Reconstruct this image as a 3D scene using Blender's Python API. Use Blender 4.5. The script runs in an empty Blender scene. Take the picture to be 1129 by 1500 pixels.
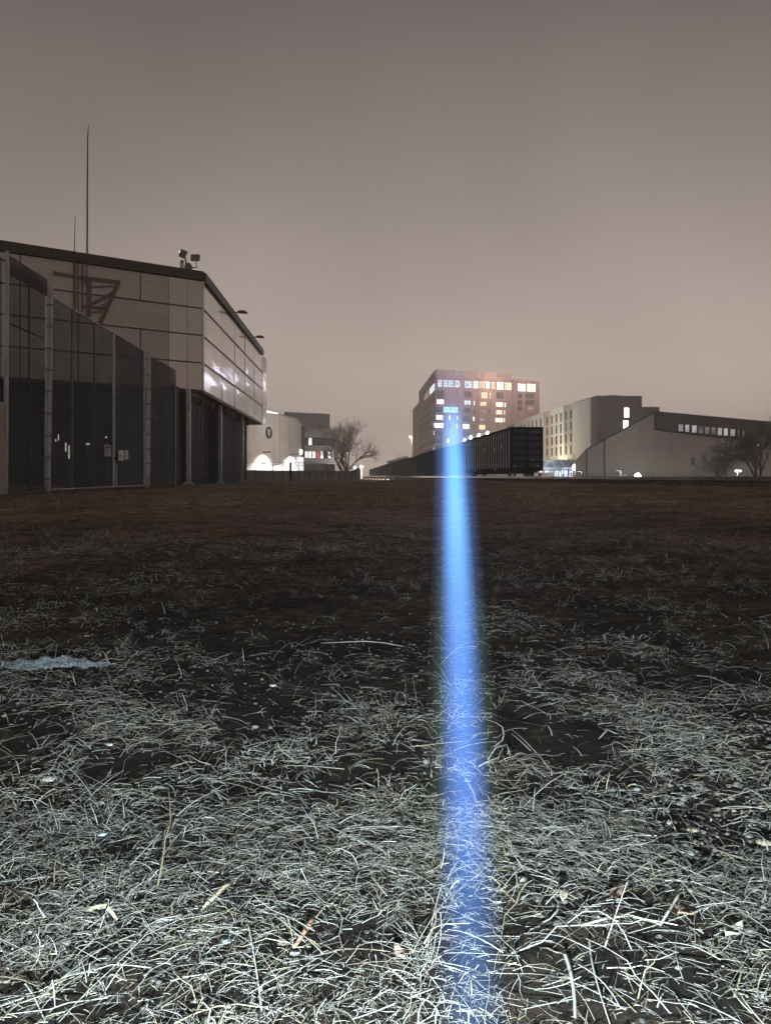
import bpy, math, random
import numpy as np
from mathutils import Vector, Matrix

# ------------------------------------------------------------------ camera, sky, light, exposure
sc = bpy.context.scene
H = 0.60            # phone held low over the grass
F = 1084.0          # focal length in pixels of the 1129x1500 photograph
CX, HY = 564.5, 698.0
cam_d = bpy.data.cameras.new('camera')
cam_d.sensor_fit = 'VERTICAL'
cam_d.sensor_height = 36.0
cam_d.lens = F / 1500.0 * 36.0
cam_d.shift_y = -(750.0 - HY) / 1500.0
cam_d.clip_start = 0.02
cam_d.clip_end = 5000
cam = bpy.data.objects.new('camera', cam_d)
sc.collection.objects.link(cam)
cam.location = (0, 0, H)
cam.rotation_euler = (math.radians(90), 0, 0)
sc.camera = cam

world = bpy.data.worlds.new('World')
sc.world = world
world.use_nodes = True
wn = world.node_tree
wn.nodes.clear()
w_out = wn.nodes.new('ShaderNodeOutputWorld')
w_bg = wn.nodes.new('ShaderNodeBackground')
w_tc = wn.nodes.new('ShaderNodeTexCoord')
w_sep = wn.nodes.new('ShaderNodeSeparateXYZ')
w_ramp = wn.nodes.new('ShaderNodeValToRGB')
wn.links.new(w_tc.outputs['Generated'], w_sep.inputs[0])
wn.links.new(w_sep.outputs['Z'], w_ramp.inputs[0])
wn.links.new(w_ramp.outputs[0], w_bg.inputs['Color'])
wn.links.new(w_bg.outputs[0], w_out.inputs[0])
SKY = [(0.0, (.64, .515, .445)), (.10, (.55, .447, .39)), (.22, (.41, .34, .302)), (.36, (.272, .230, .207)),
       (.54, (.150, .129, .121)), (1.0, (.115, .099, .095))]
el = w_ramp.color_ramp.elements
while len(el) < len(SKY):
    el.new(0.5)
for e, (p, c) in zip(el, SKY):
    e.position = p
    e.color = (*c, 1)
w_bg.inputs['Strength'].default_value = 1.0
# low cloud over the town glows a little more than the rest, and the mist is uneven
w_dot = wn.nodes.new('ShaderNodeVectorMath')
w_dot.operation = 'DOT_PRODUCT'
w_dot.inputs[1].default_value = Vector((.16, 1.0, .14)).normalized()
wn.links.new(w_tc.outputs['Generated'], w_dot.inputs[0])
w_mr = wn.nodes.new('ShaderNodeMapRange')
w_mr.interpolation_type = 'SMOOTHERSTEP'
w_mr.inputs[1].default_value = .80
w_mr.inputs[2].default_value = 1.0
w_mr.inputs[3].default_value = .90
w_mr.inputs[4].default_value = 1.14
wn.links.new(w_dot.outputs['Value'], w_mr.inputs[0])
w_no = wn.nodes.new('ShaderNodeTexNoise')
w_no.inputs['Scale'].default_value = 2.6
w_no.inputs['Detail'].default_value = 5
wn.links.new(w_tc.outputs['Generated'], w_no.inputs['Vector'])
w_nr = wn.nodes.new('ShaderNodeMapRange')
w_nr.inputs[1].default_value = .3
w_nr.inputs[2].default_value = .7
w_nr.inputs[3].default_value = .91
w_nr.inputs[4].default_value = 1.09
wn.links.new(w_no.outputs[0], w_nr.inputs[0])
w_mu = wn.nodes.new('ShaderNodeMath')
w_mu.operation = 'MULTIPLY'
wn.links.new(w_mr.outputs[0], w_mu.inputs[0])
wn.links.new(w_nr.outputs[0], w_mu.inputs[1])
wn.links.new(w_mu.outputs[0], w_bg.inputs['Strength'])
HAZE = 0.0011

sc.view_settings.view_transform = 'Standard'
sc.view_settings.look = 'None'
sc.view_settings.exposure = 0
sc.view_settings.gamma = 1
sc.render.engine = 'CYCLES'
sc.cycles.use_denoising = True
sc.cycles.use_adaptive_sampling = True
sc.cycles.adaptive_threshold = .05
sc.cycles.max_bounces = 4
sc.cycles.diffuse_bounces = 1
sc.cycles.glossy_bounces = 3
sc.cycles.transparent_max_bounces = 24
sc.cycles.volume_bounces = 1
sc.cycles.sample_clamp_indirect = 6
sc.cycles.caustics_reflective = False
sc.cycles.caustics_refractive = False

# the torch in the photographer's hand, just under the lens: its beam is built last, this is its spill
TORCH = Vector((.008, 0.0, H - .25))
BEAM_D = Vector((.090, 1.0, .093)).normalized()
ld = bpy.data.lights.new('torch_spill', 'SPOT')
ld.energy = 480
ld.color = (.76, .93, 1.0)
ld.spot_size = math.radians(150)
ld.spot_blend = 1.0
ld.shadow_soft_size = .012
lo = bpy.data.objects.new('torch_spill', ld)
lo.location = TORCH
lo.rotation_euler = Vector((.04, 1, -.42)).to_track_quat('-Z', 'Y').to_euler()
sc.collection.objects.link(lo)
ld2 = bpy.data.lights.new('torch_beam', 'SPOT')       # the collimated part of the same torch, which reaches the tower
ld2.energy = 600000
ld2.color = (.20, .45, 1.0)
ld2.spot_size = math.radians(3.6)
ld2.spot_blend = 1.0
ld2.shadow_soft_size = .01
lo2 = bpy.data.objects.new('torch_beam', ld2)
lo2.location = TORCH
lo2.rotation_euler = BEAM_D.to_track_quat('-Z', 'Y').to_euler()
sc.collection.objects.link(lo2)

# ------------------------------------------------------------------ helpers
C = sc.collection
RND = random.Random(7)


def pt(px, py, d):
    return Vector(((px - CX) / F * d, d, H + (HY - py) / F * d))


def smooth(a, b, x):
    t = min(1, max(0, (x - a) / (b - a)))
    return t * t * (3 - 2 * t)


def track_x(y):
    return 11.85 - .054 * (y - 62)


def ground_z(x, y):
    return .27 * smooth(13, 3, track_x(y) - x)


class MB:
    def __init__(s):
        s.v = []
        s.f = []

    def hexa(s, p):        # 8 points: bottom ring 0-3, top ring 4-7
        n = len(s.v)
        s.v += [tuple(q) for q in p]
        s.f += [tuple(n + i for i in q) for q in ((3, 2, 1, 0), (4, 5, 6, 7), (0, 1, 5, 4), (1, 2, 6, 5), (2, 3, 7, 6), (3, 0, 4, 7))]
        return s

    def box(s, x0, x1, y0, y1, z0, z1):
        return s.hexa([(x0, y0, z0), (x1, y0, z0), (x1, y1, z0), (x0, y1, z0), (x0, y0, z1), (x1, y0, z1), (x1, y1, z1), (x0, y1, z1)])

    def tube(s, pts, rad, n=6, caps=True):
        pts = [Vector(p) for p in pts]
        if not isinstance(rad, (list, tuple)):
            rad = [rad] * len(pts)
        base = len(s.v)
        for i, p in enumerate(pts):
            a = pts[min(i + 1, len(pts) - 1)] - pts[max(i - 1, 0)]
            a.normalize()
            u = a.orthogonal().normalized() if abs(a.z) > .95 else a.cross(Vector((0, 0, 1))).normalized()
            w = a.cross(u)
            for k in range(n):
                an = 2 * math.pi * k / n
                s.v.append(tuple(p + (u * math.cos(an) + w * math.sin(an)) * rad[i]))
        for i in range(len(pts) - 1):
            for k in range(n):
                a = base + i * n + k
                b = base + i * n + (k + 1) % n
                s.f.append((a, b, b + n, a + n))
        if caps:
            s.f.append(tuple(base + k for k in reversed(range(n))))
            e = base + (len(pts) - 1) * n
            s.f.append(tuple(e + k for k in range(n)))
        return s

    def bar(s, a, b, w, h=None):
        h = h or w
        a = Vector(a)
        b = Vector(b)
        d = (b - a).normalized()
        u = d.orthogonal().normalized() if abs(d.z) > .95 else d.cross(Vector((0, 0, 1))).normalized()
        if abs(d.z) > .95:
            u = Vector((1, 0, 0))
            u = (u - d * u.dot(d)).normalized()
        q = d.cross(u)
        ring = [u * (-w / 2) + q * (-h / 2), u * (w / 2) + q * (-h / 2), u * (w / 2) + q * (h / 2), u * (-w / 2) + q * (h / 2)]
        return s.hexa([a + r for r in ring] + [b + r for r in ring])

    def prism(s, poly, off):     # poly: list of Vectors (one face), off: Vector extrusion
        n = len(s.v)
        m = len(poly)
        s.v += [tuple(p) for p in poly] + [tuple(Vector(p) + off) for p in poly]
        s.f.append(tuple(n + i for i in range(m)))
        s.f.append(tuple(n + m + i for i in reversed(range(m))))
        for i in range(m):
            j = (i + 1) % m
            s.f.append((n + j, n + i, n + m + i, n + m + j))
        return s

    def lathe(s, c, prof, n=12, axis=Vector((0, 0, 1))):
        c = Vector(c)
        axis = Vector(axis).normalized()
        u = axis.orthogonal().normalized()
        w = axis.cross(u)
        base = len(s.v)
        for r, z in prof:
            for k in range(n):
                an = 2 * math.pi * k / n
                s.v.append(tuple(c + axis * z + (u * math.cos(an) + w * math.sin(an)) * max(r, 1e-4)))
        for i in range(len(prof) - 1):
            for k in range(n):
                a = base + i * n + k
                b = base + i * n + (k + 1) % n
                s.f.append((a, b, b + n, a + n))
        s.f.append(tuple(base + k for k in reversed(range(n))))
        e = base + (len(prof) - 1) * n
        s.f.append(tuple(e + k for k in range(n)))
        return s

    def mesh(s, name, mat):
        me = bpy.data.meshes.new(name)
        me.from_pydata(s.v, [], s.f)
        if mat:
            me.materials.append(mat)
        me.update()
        return me

    def build(s, name, mat, parent=None, smooth_=False, fix=True):
        me = s.mesh(name, mat)
        if fix:
            import bmesh
            bm = bmesh.new()
            bm.from_mesh(me)
            bmesh.ops.recalc_face_normals(bm, faces=bm.faces)
            bm.to_mesh(me)
            bm.free()
        if smooth_:
            me.polygons.foreach_set('use_smooth', [True] * len(me.polygons))
        o = bpy.data.objects.new(name, me)
        C.objects.link(o)
        if parent:
            o.parent = parent
            o.matrix_parent_inverse = Matrix.Translation(parent.location).inverted() if parent.parent is None else parent_inv(parent)
        return o


def parent_inv(p):
    m = Matrix.Identity(4)
    while p:
        m = Matrix.Translation(p.location) @ m
        p = p.parent
    return Matrix.Identity(4)


def thing(name, label, cat, loc=(0, 0, 0), group=None):
    o = bpy.data.objects.new(name, None)
    o.empty_display_size = .3
    C.objects.link(o)
    o.location = loc
    o['label'] = label
    o['category'] = cat
    if group:
        o['group'] = group
    return o


def tag(o, label=None, cat=None, group=None, kind=None):
    if label:
        o['label'] = label
    if cat:
        o['category'] = cat
    if group:
        o['group'] = group
    if kind:
        o['kind'] = kind
    return o


def mat(name, col, rough=.8, metal=0.0, var=.25, scale=3.0, bump=0.0, bscale=None, stretch=None, spec=.3, col2=None, alpha=None):
    m = bpy.data.materials.new(name)
    m.use_nodes = True
    nt = m.node_tree
    b = nt.nodes['Principled BSDF']
    b.inputs['Roughness'].default_value = rough
    b.inputs['Metallic'].default_value = metal
    b.inputs['Specular IOR Level'].default_value = spec
    tc = nt.nodes.new('ShaderNodeTexCoord')
    mp = nt.nodes.new('ShaderNodeMapping')
    nt.links.new(tc.outputs['Object'], mp.inputs[0])
    if stretch:
        mp.inputs['Scale'].default_value = stretch
    no = nt.nodes.new('ShaderNodeTexNoise')
    no.inputs['Scale'].default_value = scale
    no.inputs['Detail'].default_value = 6
    no.inputs['Roughness'].default_value = .65
    nt.links.new(mp.outputs[0], no.inputs['Vector'])
    r = nt.nodes.new('ShaderNodeValToRGB')
    r.color_ramp.elements[0].position = .3
    r.color_ramp.elements[1].position = .7
    lo_c = tuple(c * (1 - var) for c in col)
    hi_c = col2 or tuple(min(1, c * (1 + var)) for c in col)
    r.color_ramp.elements[0].color = (*lo_c, 1)
    r.color_ramp.elements[1].color = (*hi_c, 1)
    nt.links.new(no.outputs[0], r.inputs[0])
    nt.links.new(r.outputs[0], b.inputs['Base Color'])
    if bump:
        n2 = nt.nodes.new('ShaderNodeTexNoise')
        n2.inputs['Scale'].default_value = bscale or scale * 4
        n2.inputs['Detail'].default_value = 4
        nt.links.new(mp.outputs[0], n2.inputs['Vector'])
        bp = nt.nodes.new('ShaderNodeBump')
        bp.inputs['Strength'].default_value = bump
        bp.inputs['Distance'].default_value = .05
        nt.links.new(n2.outputs[0], bp.inputs['Height'])
        nt.links.new(bp.outputs[0], b.inputs['Normal'])
    if alpha is not None:
        b.inputs['Alpha'].default_value = alpha
    return m


def emit(name, col, strength, var=0.0, scale=1.0, dark=(.2, .15, .12), thr=.45, stretch=None):
    m = bpy.data.materials.new(name)
    m.use_nodes = True
    nt = m.node_tree
    nt.nodes.remove(nt.nodes['Principled BSDF'])
    out = nt.nodes['Material Output']
    e = nt.nodes.new('ShaderNodeEmission')
    e.inputs['Strength'].default_value = strength
    e.inputs['Color'].default_value = (*col, 1)
    nt.links.new(e.outputs[0], out.inputs['Surface'])
    if var:
        tc = nt.nodes.new('ShaderNodeTexCoord')
        mp = nt.nodes.new('ShaderNodeMapping')
        if stretch:
            mp.inputs['Scale'].default_value = stretch
        nt.links.new(tc.outputs['Object'], mp.inputs[0])
        no = nt.nodes.new('ShaderNodeTexNoise')
        no.inputs['Scale'].default_value = scale
        no.inputs['Detail'].default_value = 3
        nt.links.new(mp.outputs[0], no.inputs['Vector'])
        r = nt.nodes.new('ShaderNodeValToRGB')
        r.color_ramp.elements[0].position = thr - .08
        r.color_ramp.elements[1].position = thr + .06
        r.color_ramp.elements[0].color = (*[c * (1 - var) + d * var * .3 for c, d in zip(col, dark)], 1)
        r.color_ramp.elements[1].color = (*col, 1)
        nt.links.new(no.outputs[0], r.inputs[0])
        nt.links.new(r.outputs[0], e.inputs['Color'])
    return m


class Face:
    """A vertical facade line: origin (x, y), direction along the facade, outward normal to the right of the direction's left or so."""
    def __init__(s, px, d, dx, dy, flip=1):
        L = math.hypot(dx, dy)
        s.o = Vector(((px - CX) / F * d, d, 0))
        s.u = Vector((dx / L, dy / L, 0))
        s.n = Vector((s.u.y, -s.u.x, 0)) * flip

    def t(s, px):
        k = (px - CX) / F
        return (k * s.o.y - s.o.x) / (s.u.x - k * s.u.y)

    def p(s, t, z, off=0.0):
        q = s.o + s.u * t + s.n * off
        return Vector((q.x, q.y, z))

    def z(s, t, py):
        return H + (HY - py) / F * (s.o.y + s.u.y * t)

    def zpx(s, px, py):
        return s.z(s.t(px), py)

    def box(s, mb, t0, t1, z0, z1, o0, o1):
        return mb.hexa([s.p(t0, z0, o0), s.p(t1, z0, o0), s.p(t1, z0, o1), s.p(t0, z0, o1),
                        s.p(t0, z1, o0), s.p(t1, z1, o0), s.p(t1, z1, o1), s.p(t0, z1, o1)])

    def poly(s, mb, tz, o0, o1, skew=0.0):
        return mb.prism([s.p(t, z, o1) for t, z in tz], s.n * (o0 - o1) + s.u * (abs(o1 - o0) * skew))


def window(face, t0, t1, z0, z1, pane, frame, parent, bars=1, fw=.07, rows=1, proud=.05):
    m = MB()
    face.box(m, t0, t1, z1 - fw, z1, .003, proud)
    face.box(m, t0, t1, z0, z0 + fw, .003, proud)
    face.box(m, t0, t0 + fw, z0 + fw, z1 - fw, .003, proud)
    face.box(m, t1 - fw, t1, z0 + fw, z1 - fw, .003, proud)
    for k in range(1, bars + 1):
        tm = t0 + (t1 - t0) * k / (bars + 1)
        face.box(m, tm - fw / 2, tm + fw / 2, z0 + fw, z1 - fw, .003, proud)
    for k in range(1, rows):
        zm = z0 + (z1 - z0) * k / rows
        face.box(m, t0 + fw, t1 - fw, zm - fw / 2, zm + fw / 2, .003, proud - .004)
    w = m.build('window', frame, parent)
    m = MB()
    face.box(m, t0 + fw * .5, t1 - fw * .5, z0 + fw * .5, z1 - fw * .5, -.02, .018)
    m.build('pane', pane, w)
    return w


def point_light(name, loc, power, col, size=.15, spot=None, aim=None):
    l = bpy.data.lights.new(name, 'SPOT' if spot else 'POINT')
    l.energy = power
    l.color = col
    l.shadow_soft_size = size
    o = bpy.data.objects.new(name, l)
    o.location = loc
    if spot:
        l.spot_size = math.radians(spot)
        l.spot_blend = .6
        o.rotation_euler = Vector(aim).to_track_quat('-Z', 'Y').to_euler()
    C.objects.link(o)
    return o


# ------------------------------------------------------------------ materials
M = {}
M['panel'] = mat('brushed_metal_panel', (.50, .465, .435), .17, .92, .08, .35, bump=.10, bscale=.5)
M['panel_dull'] = mat('mesh_panel', (.42, .388, .368), .5, .45, .10, .5, bump=.15, bscale=9, stretch=(.3, .3, 9))
M['panel_glass'] = mat('smooth_panel', (.36, .335, .32), .2, .85, .08, .5, bump=.2, bscale=.5)
M['seam'] = mat('seam_dark', (.055, .042, .037), .6, .3)
M['seam_pale'] = mat('seam_pale', (.45, .42, .39), .4, .6)
M['fascia'] = mat('fascia_brown', (.055, .043, .038), .55, .2, .2, .6)
M['lattice_shade'] = mat('lattice_shade_brown', (.15, .118, .10), .8, 0, .15)
M['black'] = mat('matte_black', (.012, .012, .013), .9)
M['charcoal'] = mat('charcoal_wall', (.03, .03, .034), .9, 0, .3, 1)
M['tarp'] = mat('dark_tarp', (.05, .05, .053), .85, 0, .25, 1.2, bump=.3, bscale=3, stretch=(1, 1, .25))
M['galv'] = mat('galvanised_steel', (.34, .35, .36), .5, .5, .35, 4, stretch=(1, 1, .4))
M['dark_metal'] = mat('dark_metal', (.045, .045, .045), .5, .5)
M['lampgrey'] = mat('lamp_grey', (.16, .14, .13), .6, .3)
M['concrete'] = mat('concrete', (.30, .28, .26), .9, 0, .25, .8, bump=.2)
M['paint'] = mat('white_sign', (.62, .60, .55), .6, 0, .1)
M['greysign'] = mat('grey_sign', (.30, .28, .26), .6, 0, .15)
M['ink'] = mat('sign_ink', (.05, .05, .05), .7)

# mesh windscreen: a woven cloth with holes, seen as part see-through
def screen_mat(name, col, alpha):
    m = mat(name, col, .9, 0, .35, 1.0, stretch=(.6, .6, .35))
    b = m.node_tree.nodes['Principled BSDF']
    nt = m.node_tree
    tc = nt.nodes.new('ShaderNodeTexCoord')
    no = nt.nodes.new('ShaderNodeTexNoise')
    no.inputs['Scale'].default_value = .7
    no.inputs['Detail'].default_value = 5
    r = nt.nodes.new('ShaderNodeMapRange')
    r.inputs[1].default_value = .3
    r.inputs[2].default_value = .7
    r.inputs[3].default_value = alpha - .07
    r.inputs[4].default_value = min(1, alpha + .07)
    nt.links.new(tc.outputs['Object'], no.inputs['Vector'])
    nt.links.new(no.outputs[0], r.inputs[0])
    nt.links.new(r.outputs[0], b.inputs['Alpha'])
    return m


M['screen'] = screen_mat('windscreen_mesh', (.040, .044, .054), .64)
M['screen_dense'] = screen_mat('windscreen_dense', (.048, .051, .058), .88)

# ------------------------------------------------------------------ ground
def make_ground():
    xs = sorted(set([-420, -300, -200, -140, -100, -70, -50, -35, -25, -18, -14, -11, -9, -7.5, -6.3] + [round(-5.4 + .18 * i, 3) for i in range(61)] + [6.3, 7.2, 8, 9, 10, 11, 12, 13, 14, 15, 16, 17, 18, 20, 24, 30, 40, 60, 90, 130, 180, 250, 330, 420]))
    ys = [-40, -15, -5, -2, -.5] + [round(.2 * i, 3) for i in range(1, 50)] + [10 + .6 * i for i in range(1, 26)] + [26, 28, 30, 33, 36, 40, 45, 50, 56, 62, 70, 80, 90, 100, 115, 130, 150, 180, 220, 270, 330, 400, 500, 620, 760]
    rn = np.random.default_rng(3)
    v = []
    for y in ys:
        for x in xs:
            z = ground_z(x, y)
            if y < 12 and abs(x) < 6:
                z += .018 * math.sin(3.1 * x + 1.7 * y) * math.sin(2.3 * y - x) + .012 * math.sin(7 * x + 2) * math.sin(5.3 * y) + rn.normal(0, .006)
            elif y < 60:
                z += rn.normal(0, .020)
            v.append((x, y, z))
    nx = len(xs)
    f = []
    for j in range(len(ys) - 1):
        for i in range(nx - 1):
            a = j * nx + i
            f.append((a, a + 1, a + 1 + nx, a + nx))
    m = bpy.data.materials.new('field_soil')
    m.use_nodes = True
    nt = m.node_tree
    b = nt.nodes['Principled BSDF']
    b.inputs['Roughness'].default_value = .95
    b.inputs['Specular IOR Level'].default_value = .1
    tc = nt.nodes.new('ShaderNodeTexCoord')

    def noise(scale, det=6, st=None):
        n = nt.nodes.new('ShaderNodeTexNoise')
        n.inputs['Scale'].default_value = scale
        n.inputs['Detail'].default_value = det
        n.inputs['Roughness'].default_value = .7
        if st:
            mp = nt.nodes.new('ShaderNodeMapping')
            mp.inputs['Scale'].default_value = st
            nt.links.new(tc.outputs['Object'], mp.inputs[0])
            nt.links.new(mp.outputs[0], n.inputs['Vector'])
        else:
            nt.links.new(tc.outputs['Object'], n.inputs['Vector'])
        return n

    def ramp(n, stops):
        r = nt.nodes.new('ShaderNodeValToRGB')
        while len(r.color_ramp.elements) < len(stops):
            r.color_ramp.elements.new(.5)
        for e, (p, c) in zip(r.color_ramp.elements, stops):
            e.position = p
            e.color = (*c, 1)
        nt.links.new(n.outputs[0], r.inputs[0])
        return r
    r1 = ramp(noise(.30, 8, (1, .5, 1)), [(.30, (.09, .060, .042)), (.5, (.26, .175, .117)), (.70, (.46, .31, .205))])
    r2 = ramp(noise(14, 8), [(.36, (.22, .22, .22)), (.52, (.8, .8, .8)), (.70, (2.2, 2.1, 1.95))])
    r3 = ramp(noise(2.2, 9, (.7, 1, 1)), [(.36, (.30, .30, .31)), (.5, (.85, .85, .85)), (.66, (1.75, 1.7, 1.6))])
    m0 = nt.nodes.new('ShaderNodeMix')
    m0.data_type = 'RGBA'
    m0.blend_type = 'MULTIPLY'
    m0.inputs['Factor'].default_value = .8
    nt.links.new(r1.outputs[0], m0.inputs['A'])
    nt.links.new(r3.outputs[0], m0.inputs['B'])
    mx = nt.nodes.new('ShaderNodeMix')
    mx.data_type = 'RGBA'
    mx.blend_type = 'MULTIPLY'
    mx.inputs['Factor'].default_value = .85
    nt.links.new(m0.outputs['Result'], mx.inputs['A'])
    nt.links.new(r2.outputs[0], mx.inputs['B'])
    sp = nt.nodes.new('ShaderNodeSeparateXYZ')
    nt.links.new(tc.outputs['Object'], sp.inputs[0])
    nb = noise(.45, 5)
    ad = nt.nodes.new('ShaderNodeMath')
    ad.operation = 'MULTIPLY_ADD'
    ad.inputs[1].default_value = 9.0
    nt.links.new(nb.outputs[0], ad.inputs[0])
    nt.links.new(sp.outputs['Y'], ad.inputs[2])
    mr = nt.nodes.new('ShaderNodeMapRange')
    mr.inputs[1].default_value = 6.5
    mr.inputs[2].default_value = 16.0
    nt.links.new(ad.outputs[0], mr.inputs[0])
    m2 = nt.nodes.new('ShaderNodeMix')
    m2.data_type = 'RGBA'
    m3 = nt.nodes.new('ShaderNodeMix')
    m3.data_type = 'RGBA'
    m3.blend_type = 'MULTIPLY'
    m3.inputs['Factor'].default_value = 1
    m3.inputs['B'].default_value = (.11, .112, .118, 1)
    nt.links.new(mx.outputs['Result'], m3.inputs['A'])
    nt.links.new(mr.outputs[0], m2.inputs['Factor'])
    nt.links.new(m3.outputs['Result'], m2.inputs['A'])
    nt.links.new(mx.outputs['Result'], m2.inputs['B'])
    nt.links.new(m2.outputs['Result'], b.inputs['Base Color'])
    bp = nt.nodes.new('ShaderNodeBump')
    bp.inputs['Strength'].default_value = .8
    bp.inputs['Distance'].default_value = .06
    nt.links.new(noise(17, 10).outputs[0], bp.inputs['Height'])
    nt.links.new(bp.outputs[0], b.inputs['Normal'])
    me = bpy.data.meshes.new('ground')
    me.from_pydata(v, [], f)
    me.materials.append(m)
    me.polygons.foreach_set('use_smooth', [True] * len(me.polygons))
    o = bpy.data.objects.new('ground', me)
    C.objects.link(o)
    tag(o, kind='structure')


make_ground()

# ------------------------------------------------------------------ track bed, rails, freight train
TU = Vector((-.054, 1, 0)).normalized()
TN = Vector((TU.y, -TU.x, 0))          # to the right of the track
T0 = Vector((track_x(62), 62, 0))
RAIL = .60                             # top of rail


def tp(s, a, z):
    q = T0 + TU * s + TN * a
    return Vector((q.x, q.y, z))


m = MB()
prof = [(-3.4, .05), (-1.75, .40), (1.75, .40), (3.4, .05)]
ss = [-70 + 6 * i for i in range(110)]
n0 = len(prof)
for s_ in ss:
    for a, z in prof:
        j = RND.uniform(-.06, .06)
        m.v.append(tuple(tp(s_, a + j, z + (RND.uniform(-.02, .02) if abs(a) < 2 else 0))))
for i in range(len(ss) - 1):
    for k in range(n0 - 1):
        a = i * n0 + k
        m.f.append((a, a + 1, a + 1 + n0, a + n0))
M['ballast'] = mat('ballast', (.028, .025, .023), .95, 0, .5, 9, bump=1.0, bscale=14)
tag(m.build('track_bed', M['ballast']), kind='structure')
M['rail'] = mat('rail_steel', (.10, .08, .07), .4, .7)
M['tie'] = mat('tie_wood', (.04, .033, .028), .9)
track = thing('railway_track', 'steel railway track on a low black ballast bank', 'railway track', tp(0, 0, .38))
for a in (-.75, .75):
    m = MB()
    m.hexa([tp(-70, a - .07, .44), tp(-70, a + .07, .44), tp(580, a + .07, .44), tp(580, a - .07, .44),
            tp(-70, a - .035, RAIL), tp(-70, a + .035, RAIL), tp(580, a + .035, RAIL), tp(580, a - .035, RAIL)])
    m.build('rail', M['rail'], track)
tie_me = None
for i in range(110):
    s_ = -60 + i * 1.0
    m = MB()
    if tie_me is None:
        m.hexa([TN * x + TU * y + Vector((0, 0, z)) for z in (-.06, .06) for x, y in ((-1.3, -.12), (1.3, -.12), (1.3, .12), (-1.3, .12))])
        tie_me = m.mesh('tie', M['tie'])
    o = bpy.data.objects.new('tie', tie_me)
    C.objects.link(o)
    o.parent = track
    o.location = tp(s_, 0, .385) - Vector(track.location)

CARM = {
    'black': mat('car_black', (.016, .016, .021), .9, .0, .45, .6, stretch=(1, 1, .3), spec=.1),
    'brown': mat('car_brown', (.030, .023, .020), .9, .0, .35, .6, stretch=(1, 1, .3), spec=.1),
    'grey': mat('car_grey', (.045, .042, .040), .9, .0, .35, .6, stretch=(1, 1, .3), spec=.1),
}
M['endpanel'] = mat('car_end_panel', (.050, .052, .062), .5, .2, .4, 1.5)
M['rib'] = mat('car_rib', (.55, .53, .52), .5, .2, .5, 2)
M['under'] = mat('car_under', (.012, .012, .012), .85)
M['reflector'] = mat('reflector', (.75, .75, .75), .4)
M['wheel'] = mat('wheel_steel', (.03, .028, .026), .6, .6)
CL, CW, CH, CB = 25.4, 2.70, 4.75, 1.35     # car length, width, top, floor height above ground


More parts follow.
